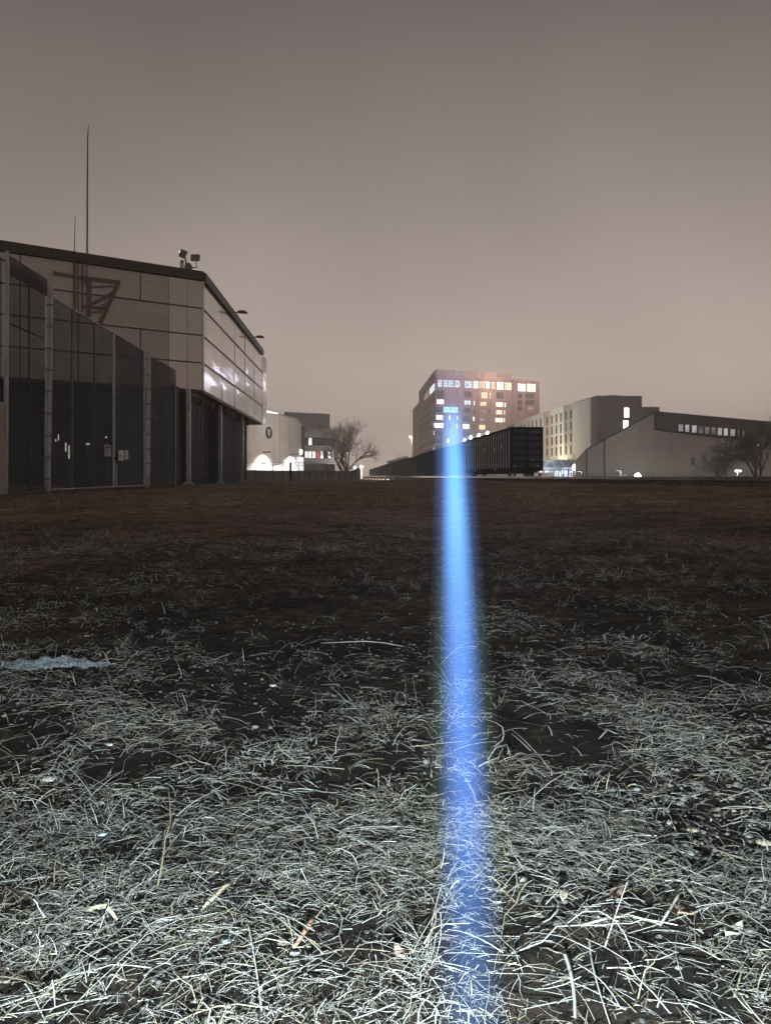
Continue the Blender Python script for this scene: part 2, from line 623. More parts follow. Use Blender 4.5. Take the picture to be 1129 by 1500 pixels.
def freight_car(label, key, detail, s0, hs=1.0):
    base = tp(s0, 0, RAIL)
    root = thing('freight_car', label, 'freight car', base, 'freight cars of the standing train')
    mb = CARM[key]
    top = CH * hs

    def bx(m, s1, s2, a1, a2, z1, z2):
        return m.hexa([tp(s0 + s1, a1, z1), tp(s0 + s1, a2, z1), tp(s0 + s2, a2, z1), tp(s0 + s2, a1, z1),
                       tp(s0 + s1, a1, z2), tp(s0 + s1, a2, z2), tp(s0 + s2, a2, z2), tp(s0 + s2, a1, z2)])
    w = CW / 2
    m = MB()
    bx(m, .06, CL - .06, -w + .1, -w + .16, CB, top - .15)
    bx(m, .06, CL - .06, w - .16, w - .1, CB, top - .15)
    bx(m, .06, CL - .06, -w + .16, w - .16, CB, CB + .1)
    m.build('side_wall', mb, root)
    # ends
    m = MB()
    bx(m, .02, .08, -w + .06, w - .06, CB - .25, top - .1)
    m.build('end_wall', M['endpanel'] if detail else mb, root)
    m = MB()
    bx(m, CL - .08, CL - .02, -w + .06, w - .06, CB - .25, top - .1)
    m.build('end_wall', mb, root)
    m = MB()
    bx(m, -.06, CL + .06, -w, -w + .2, top - .2, top)
    bx(m, -.06, CL + .06, w - .2, w, top - .2, top)
    bx(m, -.06, .14, -w + .2, w - .2, top - .2, top)
    bx(m, CL - .14, CL + .06, -w + .2, w - .2, top - .2, top)
    m.build('top_chord', mb, root)
    m = MB()
    bx(m, .03, CL - .03, -w - .02, -w + .14, CB - .28, CB - .01)
    bx(m, .03, CL - .03, w - .14, w + .02, CB - .28, CB - .01)
    bx(m, .3, CL - .3, -.35, .35, CB - .5, CB - .03)
    m.build('side_sill', mb, root)
    if detail:
        n = 23
        rme = {}
        for sd in (-1, 1):
            for i in range(n + 1):
                s1 = .02 + (CL - .18) * i / n
                if sd not in rme:
                    q = MB()
                    q.hexa([TU * a + TN * (sd * b) + Vector((0, 0, z)) for z in (CB + .005, top - .205) for a, b in ((0, 0), (.15, 0), (.13, .055), (.02, .055))])
                    rme[sd] = q.mesh('rib', M['rib'] if sd < 0 and s0 == 0 else mb)
                o = bpy.data.objects.new('rib', rme[sd])
                C.objects.link(o)
                o.parent = root
                o.location = tp(s0 + s1, sd * (w - .1), 0) - base
        # end frames: corner posts, middle post, horizontal stiffeners
        for a1, a2 in ((-w + .002, -w + .17), (-.09, .09), (w - .17, w - .002)):
            m = MB()
            bx(m, -.05, .018, a1, a2, CB - .25, top - .21)
            m.build('end_post', mb, root)
        for k in range(6):
            z = CB - .1 + k * (top - CB - .35) / 5.3
            for a1, a2 in ((-w + .18, -.1), (.1, w - .18)):
                m = MB()
                m.hexa([tp(s0 + b, a, z + c) for c, b0 in ((-.11, -.03), (.11, -.015)) for b, a in ((b0, a1), (b0, a2), (.018, a2), (.018, a1))])
                m.build('end_stiffener', mb, root)
    # trucks with wheels, couplers
    for sc_ in (2.2, CL - 2.2):
        m = MB()
        for sd in (-1, 1):
            bx(m, sc_ - 1.25, sc_ + 1.25, sd * .98 - .1, sd * .98 + .1, RAIL + .32, RAIL + .62)
        bx(m, sc_ - .2, sc_ + .2, -.9, .9, RAIL + .36, RAIL + .6)
        t_ = m.build('truck_frame', M['under'], root)
        if detail:
            for ds in (-.88, .88):
                for sd in (-1, 1):
                    m = MB()
                    m.lathe(tp(s0 + sc_ + ds, sd * .75 - .065, RAIL + .46), [(.44, 0), (.455, .03), (.455, .1), (.3, .13)], 16, TN)
                    m.build('wheel', M['wheel'], root)
    m = MB()
    for e, sg in ((0, -1), (CL, 1)):
        bx(m, min(e, e + sg * .6), max(e, e + sg * .6), -.12, .12, CB - .5, CB - .27)
        if detail and sg < 0:
            bx(m, -.72, -.602, -.2, .14, CB - .56, CB - .2)
    m.build('coupler', M['under'], root)
    if detail:
        # ladder on the near left corner, grab irons and reflectors
        for k in range(9):
            m = MB()
            m.tube([tp(s0 + .25, -w - .06, CB - .3 + k * .37), tp(s0 + .68, -w - .06, CB - .3 + k * .37)], .016, 5)
            m.build('ladder_rung', M['rib'], root)
        m = MB()
        bx(m, -.10, -.062, .75, .95, CB + .1, CB + .17)
        bx(m, -.10, -.062, -1.15, -1.0, CB + .1, CB + .17)
        m.build('reflector', M['reflector'], root)
    return root


r0 = freight_car('nearest black gondola freight car with its ribbed end wall facing the field', 'black', True, 0)
# emblem on the end wall: a pale oval ring, and small stencil marks
m = MB()
w = CW / 2
for k in range(20):
    a0, a1 = 2 * math.pi * k / 20, 2 * math.pi * (k + 1) / 20
    q = []
    for a in (a0, a1):
        for rr in (1.0, .72):
            q.append((.72 + .33 * rr * math.cos(a), CH - .52 + .15 * rr * math.sin(a)))
    m.hexa([tp(-s, q[i][0], q[i][1]) for s in (-.014, .0) for i in (0, 2, 3, 1)])
m.build('oval_emblem', M['greysign'], r0)
for k, (a, z) in enumerate([(.32, 2.02), (.42, 2.02), (.52, 2.02), (.64, 2.02), (.32, 1.88), (.45, 1.88), (.57, 1.88)]):
    m = MB()
    q = tp(.0, a, z)
    m.hexa([tp(b, a + x, z + y) for b in (-.006, .018) for x, y in ((-.035, -.045), (.035, -.045), (.035, .045), (-.035, .045))])
    m.build('stencil_mark', M['greysign'], r0)
for s_, z in ((7.1, 3.1), (3.9, 3.2), (6.5, 1.25), (12.0, 3.2), (17, 1.25)):
    m = MB()
    m.hexa([tp(s_ + x, b, z + y) for b in (-w - .035, -w + .02) for x, y in ((-.12, -.13), (.12, -.13), (.12, .13), (-.12, .13))])
    m.build('reflector', M['reflector'], r0)
ORD = ['', 'second', 'third', 'fourth', 'fifth', 'sixth', 'seventh', 'eighth', 'ninth', 'tenth', 'eleventh', 'twelfth', 'thirteenth', 'fourteenth']
KEY = ['black', 'black', 'black', 'brown', 'black', 'brown', 'black', 'black', 'black', 'grey', 'brown', 'black', 'brown', 'black']
WORD = {'black': 'black', 'brown': 'dark brown', 'grey': 'dark grey'}
for k in range(1, 14):
    freight_car('%s freight car of the standing train counted from the near end, %s' % (ORD[k], WORD[KEY[k]]), KEY[k], k < 6, k * 26.7, [1, .985, 1.01, .98, 1.015, 1, .98, 1.01, 1, .99, 1, .98, 1, 1][k])

# ------------------------------------------------------------------ clad grandstand building on the left
RD = 1.8                                           # panel row height is about two metres
SU = ((526 - CX) / F, 1.0)                         # direction of the street
FA = Face(297, 52.5, .84, .545)                    # facade A ends at the corner (t = 0); t < 0 runs left and nearer
FB = Face(297, 52.5, *SU)                          # facade B runs away from the corner
ZT, Z0, Z1, Z2, Z3, Z4 = 15.1, 14.45, 12.52, 10.6, 8.65, 6.72
ROWS = [(Z0, Z1), (Z1, Z2), (Z2, Z3), (Z3, Z4)]
gs = thing('clad_grandstand', 'raised metal-clad grandstand block with brown roof fascia at left', 'building', FA.p(0, 0))
tA = [FA.t(-330), FA.t(-230), FA.t(-130), FA.t(-45), FA.t(30), FA.t(115), FA.t(206), FA.t(248), FA.t(275), 0]
tB = [0, FB.t(325.6), FB.t(344), FB.t(359), FB.t(372), FB.t(384.5)]
TAm, TBm = tA[0], tB[-1]
# core volume behind the cladding
m = MB()
back = Vector((-14, 9, 0))
cor = [FA.p(TAm, 0, -.12), FA.p(-.05, 0, -.12), FB.p(.02, 0, -.12), FB.p(TBm, 0, -.12)]
cor += [FB.p(TBm, 0, -14), FA.p(TAm, 0, -22)]
m.prism([Vector((c.x, c.y, Z4 + .02)) for c in cor], Vector((0, 0, ZT - Z4 - .3)))
m.build('core', M['black'], gs)
# soffit lip
m = MB()
cs = [FA.p(TAm, Z4 - .18, .02), FA.p(0, Z4 - .18, .02), FB.p(TBm, Z4 - .18, .02), FB.p(TBm, Z4 - .18, -14), FA.p(TAm, Z4 - .18, -22)]
m.prism(cs, Vector((0, 0, .17)))
m.build('soffit', M['seam'], gs)
# roof
m = MB()
cs = [FA.p(TAm, ZT - .1, -.1), FA.p(0, ZT - .1, -.1), FB.p(TBm, ZT - .1, -.1), FB.p(TBm, ZT - .1, -14), FA.p(TAm, ZT - .1, -22)]
m.prism(cs, Vector((0, 0, .06)))
m.build('roof', M['fascia'], gs)
tf = FA.t(115)
for a, b in ((TAm, tf - .03), (tf + .03, .03)):
    m = MB()
    FA.box(m, a, b, Z0 + .02, ZT, -.05, .22)
    m.build('fascia', M['fascia'], gs)
m = MB()
FB.box(m, .22, TBm - .3, Z0 + .02, ZT, -.05, .2)
m.build('fascia', M['fascia'], gs)
for k in range(len(tA) - 1):
    a, b = tA[k], tA[k + 1]
    for r, (zt, zb) in enumerate(ROWS):
        if k == 6 and r == 1:
            continue
        aa = a
        bb = b
        if k == 5 and r == 1:
            bb = tA[7]
        m = MB()
        n = len(m.v)
        FA.box(m, aa + .035, bb - .035, zb + .03, zt - .03, -.1, .0 + .004 * ((k + r) % 3))
        mt = M['panel_dull'] if k < 7 else M['panel_glass']
        o = m.build('panel', mt, gs)
for k, t_ in enumerate(tA[1:-1]):
    if k in (5,):
        continue
    m = MB()
    FA.box(m, t_ - .03, t_ + .03, Z4 + .01, Z0, -.09, .045 if k >= 6 or k == 4 else .02)
    m.build('mullion', M['seam'] if k < 6 else M['seam_pale'], gs)
for z in (Z1, Z2, Z3):
    m = MB()
    FA.box(m, TAm, -.03, z - .04, z + .04, -.09, .055)
    m.build('transom', M['seam'], gs)
    m = MB()
    FB.box(m, .03, TBm, z - .045, z + .045, -.09, .05)
    m.build('transom', M['seam'], gs)
# corner post
m = MB()
FB.box(m, -.06, .1, Z4, Z0, -.08, .09)
m.build('corner_post', M['seam_pale'], gs)
rp = random.Random(5)
for k in range(len(tB) - 1):
    a, b = tB[k], tB[k + 1]
    for r, (zt, zb) in enumerate(ROWS):
        # dented sheet: a small grid, oil-canned
        m = MB()
        nu, nv = 9, 5
        ph, ph2 = rp.uniform(0, 6), rp.uniform(0, 6)
        tl = rp.uniform(-.012, .012)
        for j in range(nv):
            for i in range(nu):
                u, v = i / (nu - 1), j / (nv - 1)
                bul = math.sin(math.pi * u) * math.sin(math.pi * v)
                d = bul * (.03 + .05 * math.sin(5 * u + ph) * math.cos(3 * v + ph2)) + tl * u + 0
                m.v.append(tuple(FB.p(a + .03 + (b - a - .06) * u, zb + .045 + (zt - zb - .09) * v, d)))
        for j in range(nv - 1):
            for i in range(nu - 1):
                q = j * nu + i
                m.f.append((q, q + 1, q + 1 + nu, q + nu))
        m.build('panel', M['panel'], gs, True, fix=False)
    if k:
        m = MB()
        FB.box(m, a - .022, a + .022, Z4, Z0, -.09, .012)
        m.build('mullion', M['seam'], gs)
# end return panel: the last bay turns out a little and catches the light
FE = Face(384.6, FB.p(TBm, 0).y, .10, 1.0)
m = MB()
for r, (zt, zb) in enumerate(ROWS):
    m = MB()
    FE.box(m, .03, FE.t(390.5), zb + .04, zt - .04, -.06, .0)
    m.build('end_panel', M['panel_glass'], gs)

# lower storey, set back, dark
lower = MB()
LBK = [FA.p(TAm, 0, -1.6), FA.p(-.8, 0, -1.6), FB.p(.8, 0, -1.6), FB.p(TBm - 1.2, 0, -1.6), FB.p(TBm - 1.2, 0, -13), FA.p(TAm, 0, -21)]
lower.prism([Vector((c.x, c.y, -.1)) for c in LBK], Vector((0, 0, Z4 - .12)))
lower.build('lower_wall', M['charcoal'], gs)
# columns with concrete footings, dark tarps hung between them
colpx = [287, 331.5, 362]
rt = random.Random(11)
for i, px in enumerate(colpx):
    t_ = FB.t(px)
    m = MB()
    FB.box(m, t_ - .13, t_ + .13, .12, Z4 - .19, -.62, -.36)
    m.build('column', M['galv'], gs)
    m = MB()
    q = FB.p(t_, 0, -.49)
    m.lathe((q.x, q.y, -.05), [(.42, 0), (.40, .12), (.3, .24), (.22, .28)], 10)
    m.build('footing', M['concrete'], gs)


def tarp(t0, t1, z0, z1, off, amp, parent, seed, material):
    r = random.Random(seed)
    m = MB()
    nu, nv = 40, 8
    p1, p2 = r.uniform(0, 6), r.uniform(0, 6)
    for j in range(nv):
        for i in range(nu):
            u, v = i / (nu - 1), j / (nv - 1)
            f_ = amp * (math.sin(u * 23 + p1) + .5 * math.sin(u * 51 + p2 + v * 2)) * (1 - .55 * v)
            zz = z0 + (z1 - z0) * v + (0.18 * abs(math.sin(u * 9 + p2)) if j == 0 else 0)
            m.v.append(tuple(FB.p(t0 + (t1 - t0) * u, zz, off + f_)))
    for j in range(nv - 1):
        for i in range(nu - 1):
            q = j * nu + i
            m.f.append((q, q + 1, q + 1 + nu, q + nu))
    return m.build('hanging_tarp', material, parent, True, fix=False)


tarp(FB.t(262), FB.t(281), .25, Z4 - .25, -.75, .10, gs, 1, M['tarp'])
tarp(FB.t(288.5), FB.t(310), .2, Z4 - .9, -.62, .07, gs, 2, M['tarp'])
tarp(FB.t(311), FB.t(322), .3, Z4 - .6, -.95, .12, gs, 3, M['tarp'])
tarp(FB.t(332.5), FB.t(351), .2, Z4 - .7, -.62, .08, gs, 4, M['tarp'])
tarp(FB.t(363), FB.t(371), .2, Z4 - .4, -.7, .07, gs, 5, M['tarp'])
# round floodlights tucked under the soffit
for px in (292.5, 297, 305, 311, 318, 340, 346, 351, 369):
    t_ = FB.t(px)
    q = FB.p(t_, Z4 - .62, -.33)
    m = MB()
    m.lathe(q, [(.12, -.28), (.24, -.2), (.27, .05), (.25, .09)], 12, Vector((.8, -.2, -.55)))
    m.bar(q + Vector((0, 0, .05)), q + Vector((0, 0, .46)), .05)
    m.build('soffit_lamp', M['lampgrey'], gs)

# shadow-like lattice on the left cladding, its shade built as brown bars
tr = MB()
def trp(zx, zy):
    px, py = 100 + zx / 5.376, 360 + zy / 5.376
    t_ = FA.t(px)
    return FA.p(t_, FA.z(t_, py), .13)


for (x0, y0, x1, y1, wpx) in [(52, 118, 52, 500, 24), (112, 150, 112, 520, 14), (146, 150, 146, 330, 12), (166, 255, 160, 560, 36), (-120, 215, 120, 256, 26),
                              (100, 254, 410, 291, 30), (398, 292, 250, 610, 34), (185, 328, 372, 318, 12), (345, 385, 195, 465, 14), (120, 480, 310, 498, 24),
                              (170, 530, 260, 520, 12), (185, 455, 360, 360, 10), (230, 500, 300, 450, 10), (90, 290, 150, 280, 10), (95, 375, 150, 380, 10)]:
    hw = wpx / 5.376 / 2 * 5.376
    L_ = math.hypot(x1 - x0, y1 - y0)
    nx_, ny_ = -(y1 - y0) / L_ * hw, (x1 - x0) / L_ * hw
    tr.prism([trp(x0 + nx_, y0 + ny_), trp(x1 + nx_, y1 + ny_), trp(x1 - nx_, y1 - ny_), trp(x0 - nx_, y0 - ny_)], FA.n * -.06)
tr.build('lattice_silhouette', M['lattice_shade'], gs)

# lamps on the roof edge of facade B
for px, nm in ((343.5, 'nearer'), (371, 'farther')):
    t_ = FB.t(px)
    root = thing('roof_edge_lamp', '%s of the two dark lamp heads jutting over the sloping roof edge' % nm, 'lamp', FB.p(t_, ZT, .1), 'lamps jutting from the grandstand roof edge')
    m = MB()
    m.bar(FB.p(t_, ZT + .04, -.2), FB.p(t_, ZT + .10, .35), .09)
    m.build('arm', M['dark_metal'], root)
    m = MB()
    pr = [(.0, .00), (.16, .10), (.5, .14), (.8, .06), (.95, -.1), (.8, -.12), (.1, -.08)]
    m.prism([FB.p(t_ - .2, ZT + .14 + z, .25 + x) for x, z in pr], FB.u * .4)
    m.build('lamp_head', M['dark_metal'], root)

# antennas on the roof
for px, ytop, d_, lab, r_ in ((128, 183, 50.5, 'tall thin whip antenna on the left roof', .055), (109.5, 315, 50.5, 'short thin antenna rod beside the tall one on the roof', .028)):
    q = pt(px, ytop, d_)
    root = thing('antenna', lab, 'antenna', (q.x, q.y, ZT - .05))
    m = MB()
    hh = q.z - ZT
    m.tube([(q.x, q.y, ZT - .05), (q.x + .01, q.y, ZT + hh * .45), (q.x + .04, q.y, ZT + hh * .9), (q.x + .09, q.y, q.z)], [r_ * 1.1, r_, r_ * .75, r_ * .35], 8)
    m.build('mast', M['dark_metal'], root)
    m = MB()
    m.lathe((q.x, q.y, ZT - .045), [(.14, 0), (.14, .06), (.07, .14)], 10)
    m.build('base_plate', M['dark_metal'], root)

# flood lights and camera cluster on the roof corner
def on_roof(px, py, off=0.0):
    q = pt(px, py, 52.0)
    return Vector((q.x, q.y + off, q.z))


fl = thing('roof_floodlight', 'square floodlight tilted up on the roof corner with a bright lens spot', 'floodlight', on_roof(272, 393))
def tilted_box(m, c, sx, sy, sz, rz, ry):
    R = Matrix.Rotation(rz, 3, 'Z') @ Matrix.Rotation(ry, 3, 'Y')
    return m.hexa([c + R @ Vector((x * sx / 2, y * sy / 2, z * sz / 2)) for z in (-1, 1) for x, y in ((-1, -1), (1, -1), (1, 1), (-1, 1))])


m = MB()
tilted_box(m, on_roof(268.5, 372), .44, .34, .48, .25, .38)
m.build('housing', M['lampgrey'], fl)
m = MB()
tilted_box(m, on_roof(264.8, 370, -.18), .12, .06, .12, .25, .38)
m.build('lens', emit('lens_glint', (1, .95, .85), 1.0), fl)
m = MB()
m.tube([on_roof(272, 378), on_roof(272.5, 386), on_roof(271.5, 394)], .055, 8)
m.build('stem', M['lampgrey'], fl)
m = MB()
m.lathe(on_roof(276, 395), [(.26, 0), (.27, .2), (.22, .36), (.12, .46), (.03, .5)], 12)
m.build('dome', M['lampgrey'], fl)
bxr = thing('roof_sensor_box', 'small pale sensor box with black cap on the roof corner', 'sensor box', on_roof(266.5, 394))
m = MB()
tilted_box(m, on_roof(266.7, 389), .2, .25, .46, 0, 0)
m.build('housing', M['galv'], bxr)
m = MB()
tilted_box(m, on_roof(267, 383.2), .18, .2, .14, 0, 0)
m.build('cap', M['black'], bxr)
fl2 = thing('roof_floodlight', 'flat rectangular floodlight on an L-shaped arm at the roof corner', 'floodlight', on_roof(285, 392))
m = MB()
tilted_box(m, on_roof(286.3, 377.5), .62, .22, .42, -.3, .08)
m.build('housing', M['lampgrey'], fl2)
m = MB()
m.tube([on_roof(287, 381, .12), on_roof(287.3, 391, .12), on_roof(278, 391.6, .12)], .045, 8)
m.build('arm', M['lampgrey'], fl2)

# ------------------------------------------------------------------ tall windscreen fence with gate
FF = Face(524, 1.0, 0, 1)
FF.o = Vector((-11.1, 0, 0))
FF.u = Vector(((524 - CX) / F, 1, 0)).normalized()
FF.n = Vector((FF.u.y, -FF.u.x, 0))
fence = thing('windscreen_fence', 'tall dark mesh windscreen fence on galvanised posts at left', 'fence', FF.p(FF.t(5), 0))


def fpanel(name, p0, p1, z0, z1, material, parent, off=0.0, amp=.03):
    t0, t1 = FF.t(p0), FF.t(p1)
    m = MB()
    nu, nv = 14, 10
    r = random.Random(int(p0 * 7 + p1 + z0 * 13))
    a, b = r.uniform(0, 6), r.uniform(0, 6)
    for j in range(nv):
        for i in range(nu):
            u, v = i / (nu - 1), j / (nv - 1)
            d = amp * math.sin(math.pi * u) * (math.sin(6 * u + a + 2 * v) + .4 * math.sin(13 * u + b))
            m.v.append(tuple(FF.p(t0 + (t1 - t0) * u, z0 + (z1 - z0) * v, off + d)))
    for j in range(nv - 1):
        for i in range(nu - 1):
            q = j * nu + i
            m.f.append((q, q + 1, q + 1 + nu, q + nu))
    return m.build(name, material, parent, True, fix=False)


def fpost(px, z1, wd, parent, name='post', material=None, lean=0.0, off=.06):
    t_ = FF.t(px)
    m = MB()
    m.tube([FF.p(t_, -.05, off), FF.p(t_ + lean, z1, off)], wd / 2, 10)
    return m.build(name, material or M['galv'], parent)


fpanel('mesh_panel', 12, 66, .15, 7.35, M['screen'], fence)
fpanel('mesh_panel', -90, 3.5, .15, 7.4, M['screen'], fence)
fpanel('mesh_panel', -260, -91, .15, 7.4, M['screen'], fence)
fpanel('top_band', 12, 68, 7.0, 7.62, M['screen_dense'], fence, .05, .01)
fpanel('mesh_panel', 218, 256, .1, 7.05, M['screen_dense'], fence)
fpost(6, 7.7, .14, fence, lean=.1)
fpost(67, 7.4, .24, fence, lean=.25)
fpost(214.5, 7.15, .26, fence, lean=.2)
fpost(256, 7.05, .09, fence)
fpost(-91, 7.5, .16, fence)
for k in range(9):                          # clamp bands on the two big posts
    for px, wd, ln in ((67, .24, .25), (214.5, .26, .2)):
        z = .5 + k * .78
        t_ = FF.t(px) + ln * z / 7.2
        m = MB()
        m.tube([FF.p(t_, z - .03, .06), FF.p(t_, z + .03, .06)], wd / 2 + .012, 10)
        m.build('clamp_band', M['lampgrey'], fence)
for p0, p1, z in ((-260, 66, 7.4), (218, 256, 7.06), (12, 66, 5.5), (218, 256, 3.9), (-260, 3, .14), (12, 66, .14)):
    m = MB()
    m.tube([FF.p(FF.t(p0), z, -.03), FF.p(FF.t(p1), z, -.03)], .03, 6)
    m.build('rail', M['lampgrey'], fence)
t_ = FF.t(42)
m = MB()
m.tube([FF.p(t_, .1, .03), FF.p(t_, 7.1, .03)], .03, 6)
m.build('upright', M['dark_metal'], fence)
# pale sheet leaning at the far left
m = MB()
FF.box(m, FF.t(-60), FF.t(4.5), .05, 2.9, .1, .13)
tag(m.build('pale_board', mat('board_pale', (.30, .26, .235), .8, 0, .15, 1)), 'pale grey board standing against the fence at the left picture edge', 'board')

gate = thing('fence_gate', 'tall two-leaf mesh gate in the windscreen fence with signs', 'gate', FF.p(FF.t(166), 0))
for p0, p1, mtx, ups in ((72.5, 165.2, 'screen', (107.5, 139.5)), (167.2, 210.5, 'screen_dense', ())):
    leaf = fpanel('leaf_mesh', p0, p1, .16, 7.08, M[mtx], gate)
    t0, t1 = FF.t(p0), FF.t(p1)
    m = MB()
    m.tube([FF.p(t0, .1, .03), FF.p(t0, 7.1, .03)], .03, 8)
    m.tube([FF.p(t1, .1, .03), FF.p(t1, 7.1, .03)], .045, 8)
    m.tube([FF.p(t0, 7.1, .03), FF.p(t1, 7.1, .03)], .035, 8)
    m.tube([FF.p(t0, .13, .03), FF.p(t1, .13, .03)], .03, 8)
    m.build('leaf_frame', M['galv'], gate)
    for u in ups:
        m = MB()
        tt = FF.t(u)
        m.tube([FF.p(tt, .14, -.04), FF.p(tt, 7.08, -.04)], .04, 8)
        m.build('upright', M['lampgrey'], gate)
m = MB()
q = FF.p(FF.t(166.3), 1.42, .13)
m.box(q.x - .06, q.x + .05, q.y - .06, q.y + .06, 1.36, 1.5)
m.tube([q + Vector((0, -.04, .07)), q + Vector((0, -.04, .16)), q + Vector((0, .04, .16)), q + Vector((0, .04, .07))], .012, 6)
m.build('padlock', M['black'], gate)
m = MB()
m.bar(FF.p(FF.t(167.8), .15, .1), FF.p(FF.t(167.8), 1.15, .1), .05)
m.build('drop_rod', M['galv'], gate)


def gate_sign(p0, p1, y0, y1, material, label, cat, lines, header):
    t0, t1 = FF.t(p0), FF.t(p1)
    z1, z0 = FF.zpx((p0 + p1) / 2, y0), FF.zpx((p0 + p1) / 2, y1)
    root = thing('gate_sign', label, cat, FF.p(t0, z0, .1))
    m = MB()
    FF.box(m, t0, t1, z0, z1, .09, .11)
    m.build('plate', material, root)
    if header:
        m = MB()
        FF.box(m, t0 + .15 * (t1 - t0), t0 + .85 * (t1 - t0), z1 - .28 * (z1 - z0), z1 - .13 * (z1 - z0), .1, .113)
        m.build('header_bar', M['ink'], root)
    for k in range(lines):
        z = z1 - (z1 - z0) * (.38 + .52 * k / max(1, lines))
        m = MB()
        FF.box(m, t0 + .18 * (t1 - t0), t0 + (.6 + .22 * ((k * 7) % 3) / 2) * (t1 - t0), z - .012, z + .012, .1, .113)
        m.build('text_line', M['greysign'] if material is M['paint'] else M['ink'], root)


gate_sign(150, 159.5, 651.5, 668.5, M['greysign'], 'grey notice plate with dark heading left of the gate lock', 'sign', 4, True)
gate_sign(170.8, 178.2, 659.5, 675, M['paint'], 'wider white notice plate on the right gate leaf', 'sign', 5, False)
gate_sign(180.2, 185, 659.8, 673, M['paint'], 'narrow white notice strip on the right gate leaf', 'sign', 4, False)

# things seen dimly through the mesh: lit slits of a doorway behind
M['slit'] = emit('slit_light', (1, .96, .82), .8)
k = 0
DW = [(82, 645, 1.2, 4), (86, 641, 1.0, 9), (96.8, 655, 1.5, 13), (101.5, 662, 1.4, 20), (129, 650.5, 5, 2.6), (156, 640.5, 2.6, 2.6)]
WAYS = ['short lit slit left of the pair', 'upper lit slit beside the short one', 'lit slit left of the long one', 'longest lit slit', 'small wide light', 'small light next to the gate lock']
for (px, py, wp, hp), lab in zip(DW, WAYS):
    q = pt(px, py, 41.5)
    root = thing('yard_lamp', lab + ' glowing behind the fence mesh', 'lamp', (q.x, q.y, q.z - hp / F * 41))
    m = MB()
    w_, h_ = wp / F * 41.5, hp / F * 41.5
    m.box(q.x - w_ / 2, q.x + w_ / 2, q.y - .03, q.y + .03, q.z - h_ / 2, q.z + h_ / 2)
    m.build('tube', M['slit'], root)
    m = MB()
    m.box(q.x - w_ / 2 - .05, q.x + w_ / 2 + .05, q.y + .035, q.y + .12, 0, q.z + h_ / 2 + .1)
    m.build('post', M['dark_metal'], root)

# ------------------------------------------------------------------ pale hall with emblem, office wing, low wall (middle left)
M['cream'] = mat('cream_render', (.74, .675, .63), .9, 0, .12, .3)
M['creamdk'] = mat('grey_render', (.33, .30, .285), .9, 0, .12, .3)
M['bandgrey'] = mat('office_band', (.52, .49, .455), .9, 0, .12, .3)
M['frame'] = mat('window_frame', (.08, .075, .07), .6, .2)
M['glass_dark'] = mat('dark_glass', (.05, .055, .06), .12, 0, .4, .5, spec=.8)
M['lit_white'] = emit('lit_room_white', (1, .97, .93), 1.8, .75, .9, thr=.42)
M['lit_strip'] = emit('lit_strip', (1, .95, .90), 1.6)
M['lit_red'] = emit('lit_room_red', (.85, .22, .2), .8, .6, 1.2)
M['steel_white'] = mat('white_paint', (.72, .72, .72), .6)

hall = thing('emblem_hall', 'pale windowless hall with a round shield emblem and wall washers', 'building', pt(410, 700, 125))
FH = Face(389, 120, .35, .94)
hz = lambda px, py: (FH.t(px), FH.zpx(px, py))
m = MB()
tz = [(FH.t(352), 0), (FH.t(352), FH.zpx(352, 601)), hz(389, 605.4), hz(412.5, 607.5), hz(436, 613), hz(443.3, 623), (FH.t(443.3), 0)]
FH.poly(m, tz, -16, 0)
m.build('wall', M['cream'], hall)
for px in (410, 401, 424):
    m = MB()
    t_ = FH.t(px)
    FH.box(m, t_ - .04, t_ + .04, .3, FH.zpx(px, 608.5 if px < 420 else 611), .0, .012)
    m.build('wall_joint', M['creamdk'], hall)
m = MB()
tr_ = FH.t(441.5)
FH.box(m, tr_, tr_ + .8, .2, FH.zpx(441.5, 624), .01, .25)
m.build('downpipe_strip', M['frame'], hall)
# lit clerestory strip on the roof
m = MB()
FH.poly(m, [hz(386, 606.5), hz(386, 597.5), hz(411.5, 603.6), hz(411.5, 607.6)], -1.2, -.9)
m.build('clerestory', M['lit_strip'], hall)
m = MB()
FH.poly(m, [hz(411.9, 607.7), hz(411.9, 603.4), hz(416, 606.4), hz(416, 608)], -1.2, -.9)
m.build('clerestory', M['lit_strip'], hall)
m = MB()
FH.poly(m, [hz(380, 596), hz(380, 595.2), hz(418, 604.8), hz(418, 605.6)], -4, -.8)
m.build('clerestory_roof', M['creamdk'], hall)
m = MB()
FH.poly(m, [hz(352, 602.2), hz(352, 601), hz(389, 605), hz(412.5, 607.1), hz(436, 612.4), hz(443.6, 622.7), hz(443.3, 624.2), hz(435.6, 614), hz(412.5, 608.6), hz(389, 606.4)], -.3, .12)
m.build('parapet', M['creamdk'], hall)
# emblem: dark ring and pale shield face
te, ze = FH.t(393.6), FH.zpx(393.6, 633.8)
m = MB()
N = 28
for k in range(N):
    a0, a1 = 2 * math.pi * k / N, 2 * math.pi * (k + 1) / N
    m.hexa([FH.p(te + r * math.cos(a), ze + r * math.sin(a), o) for o in (.0, .12) for r, a in ((1.0, a0), (1.0, a1), (.82, a1), (.82, a0))])
emb = m.build('emblem_ring', M['frame'], hall)
m = MB()
FH.poly(m, [(te + .82 * math.cos(a), ze + .82 * math.sin(a)) for a in [2 * math.pi * k / 20 for k in range(20)]], .0, .04)
m.build('emblem_disc', M['frame'], emb)
m = MB()
sh = [(-.5, .45), (-.25, .55), (0, .45), (.25, .55), (.5, .45), (.46, .0), (.25, -.4), (0, -.65), (-.25, -.4), (-.46, 0)]
FH.poly(m, [(te + x, ze + z) for x, z in sh], .04, .1)
m.build('emblem_shield', M['steel_white'], emb)
m = MB()
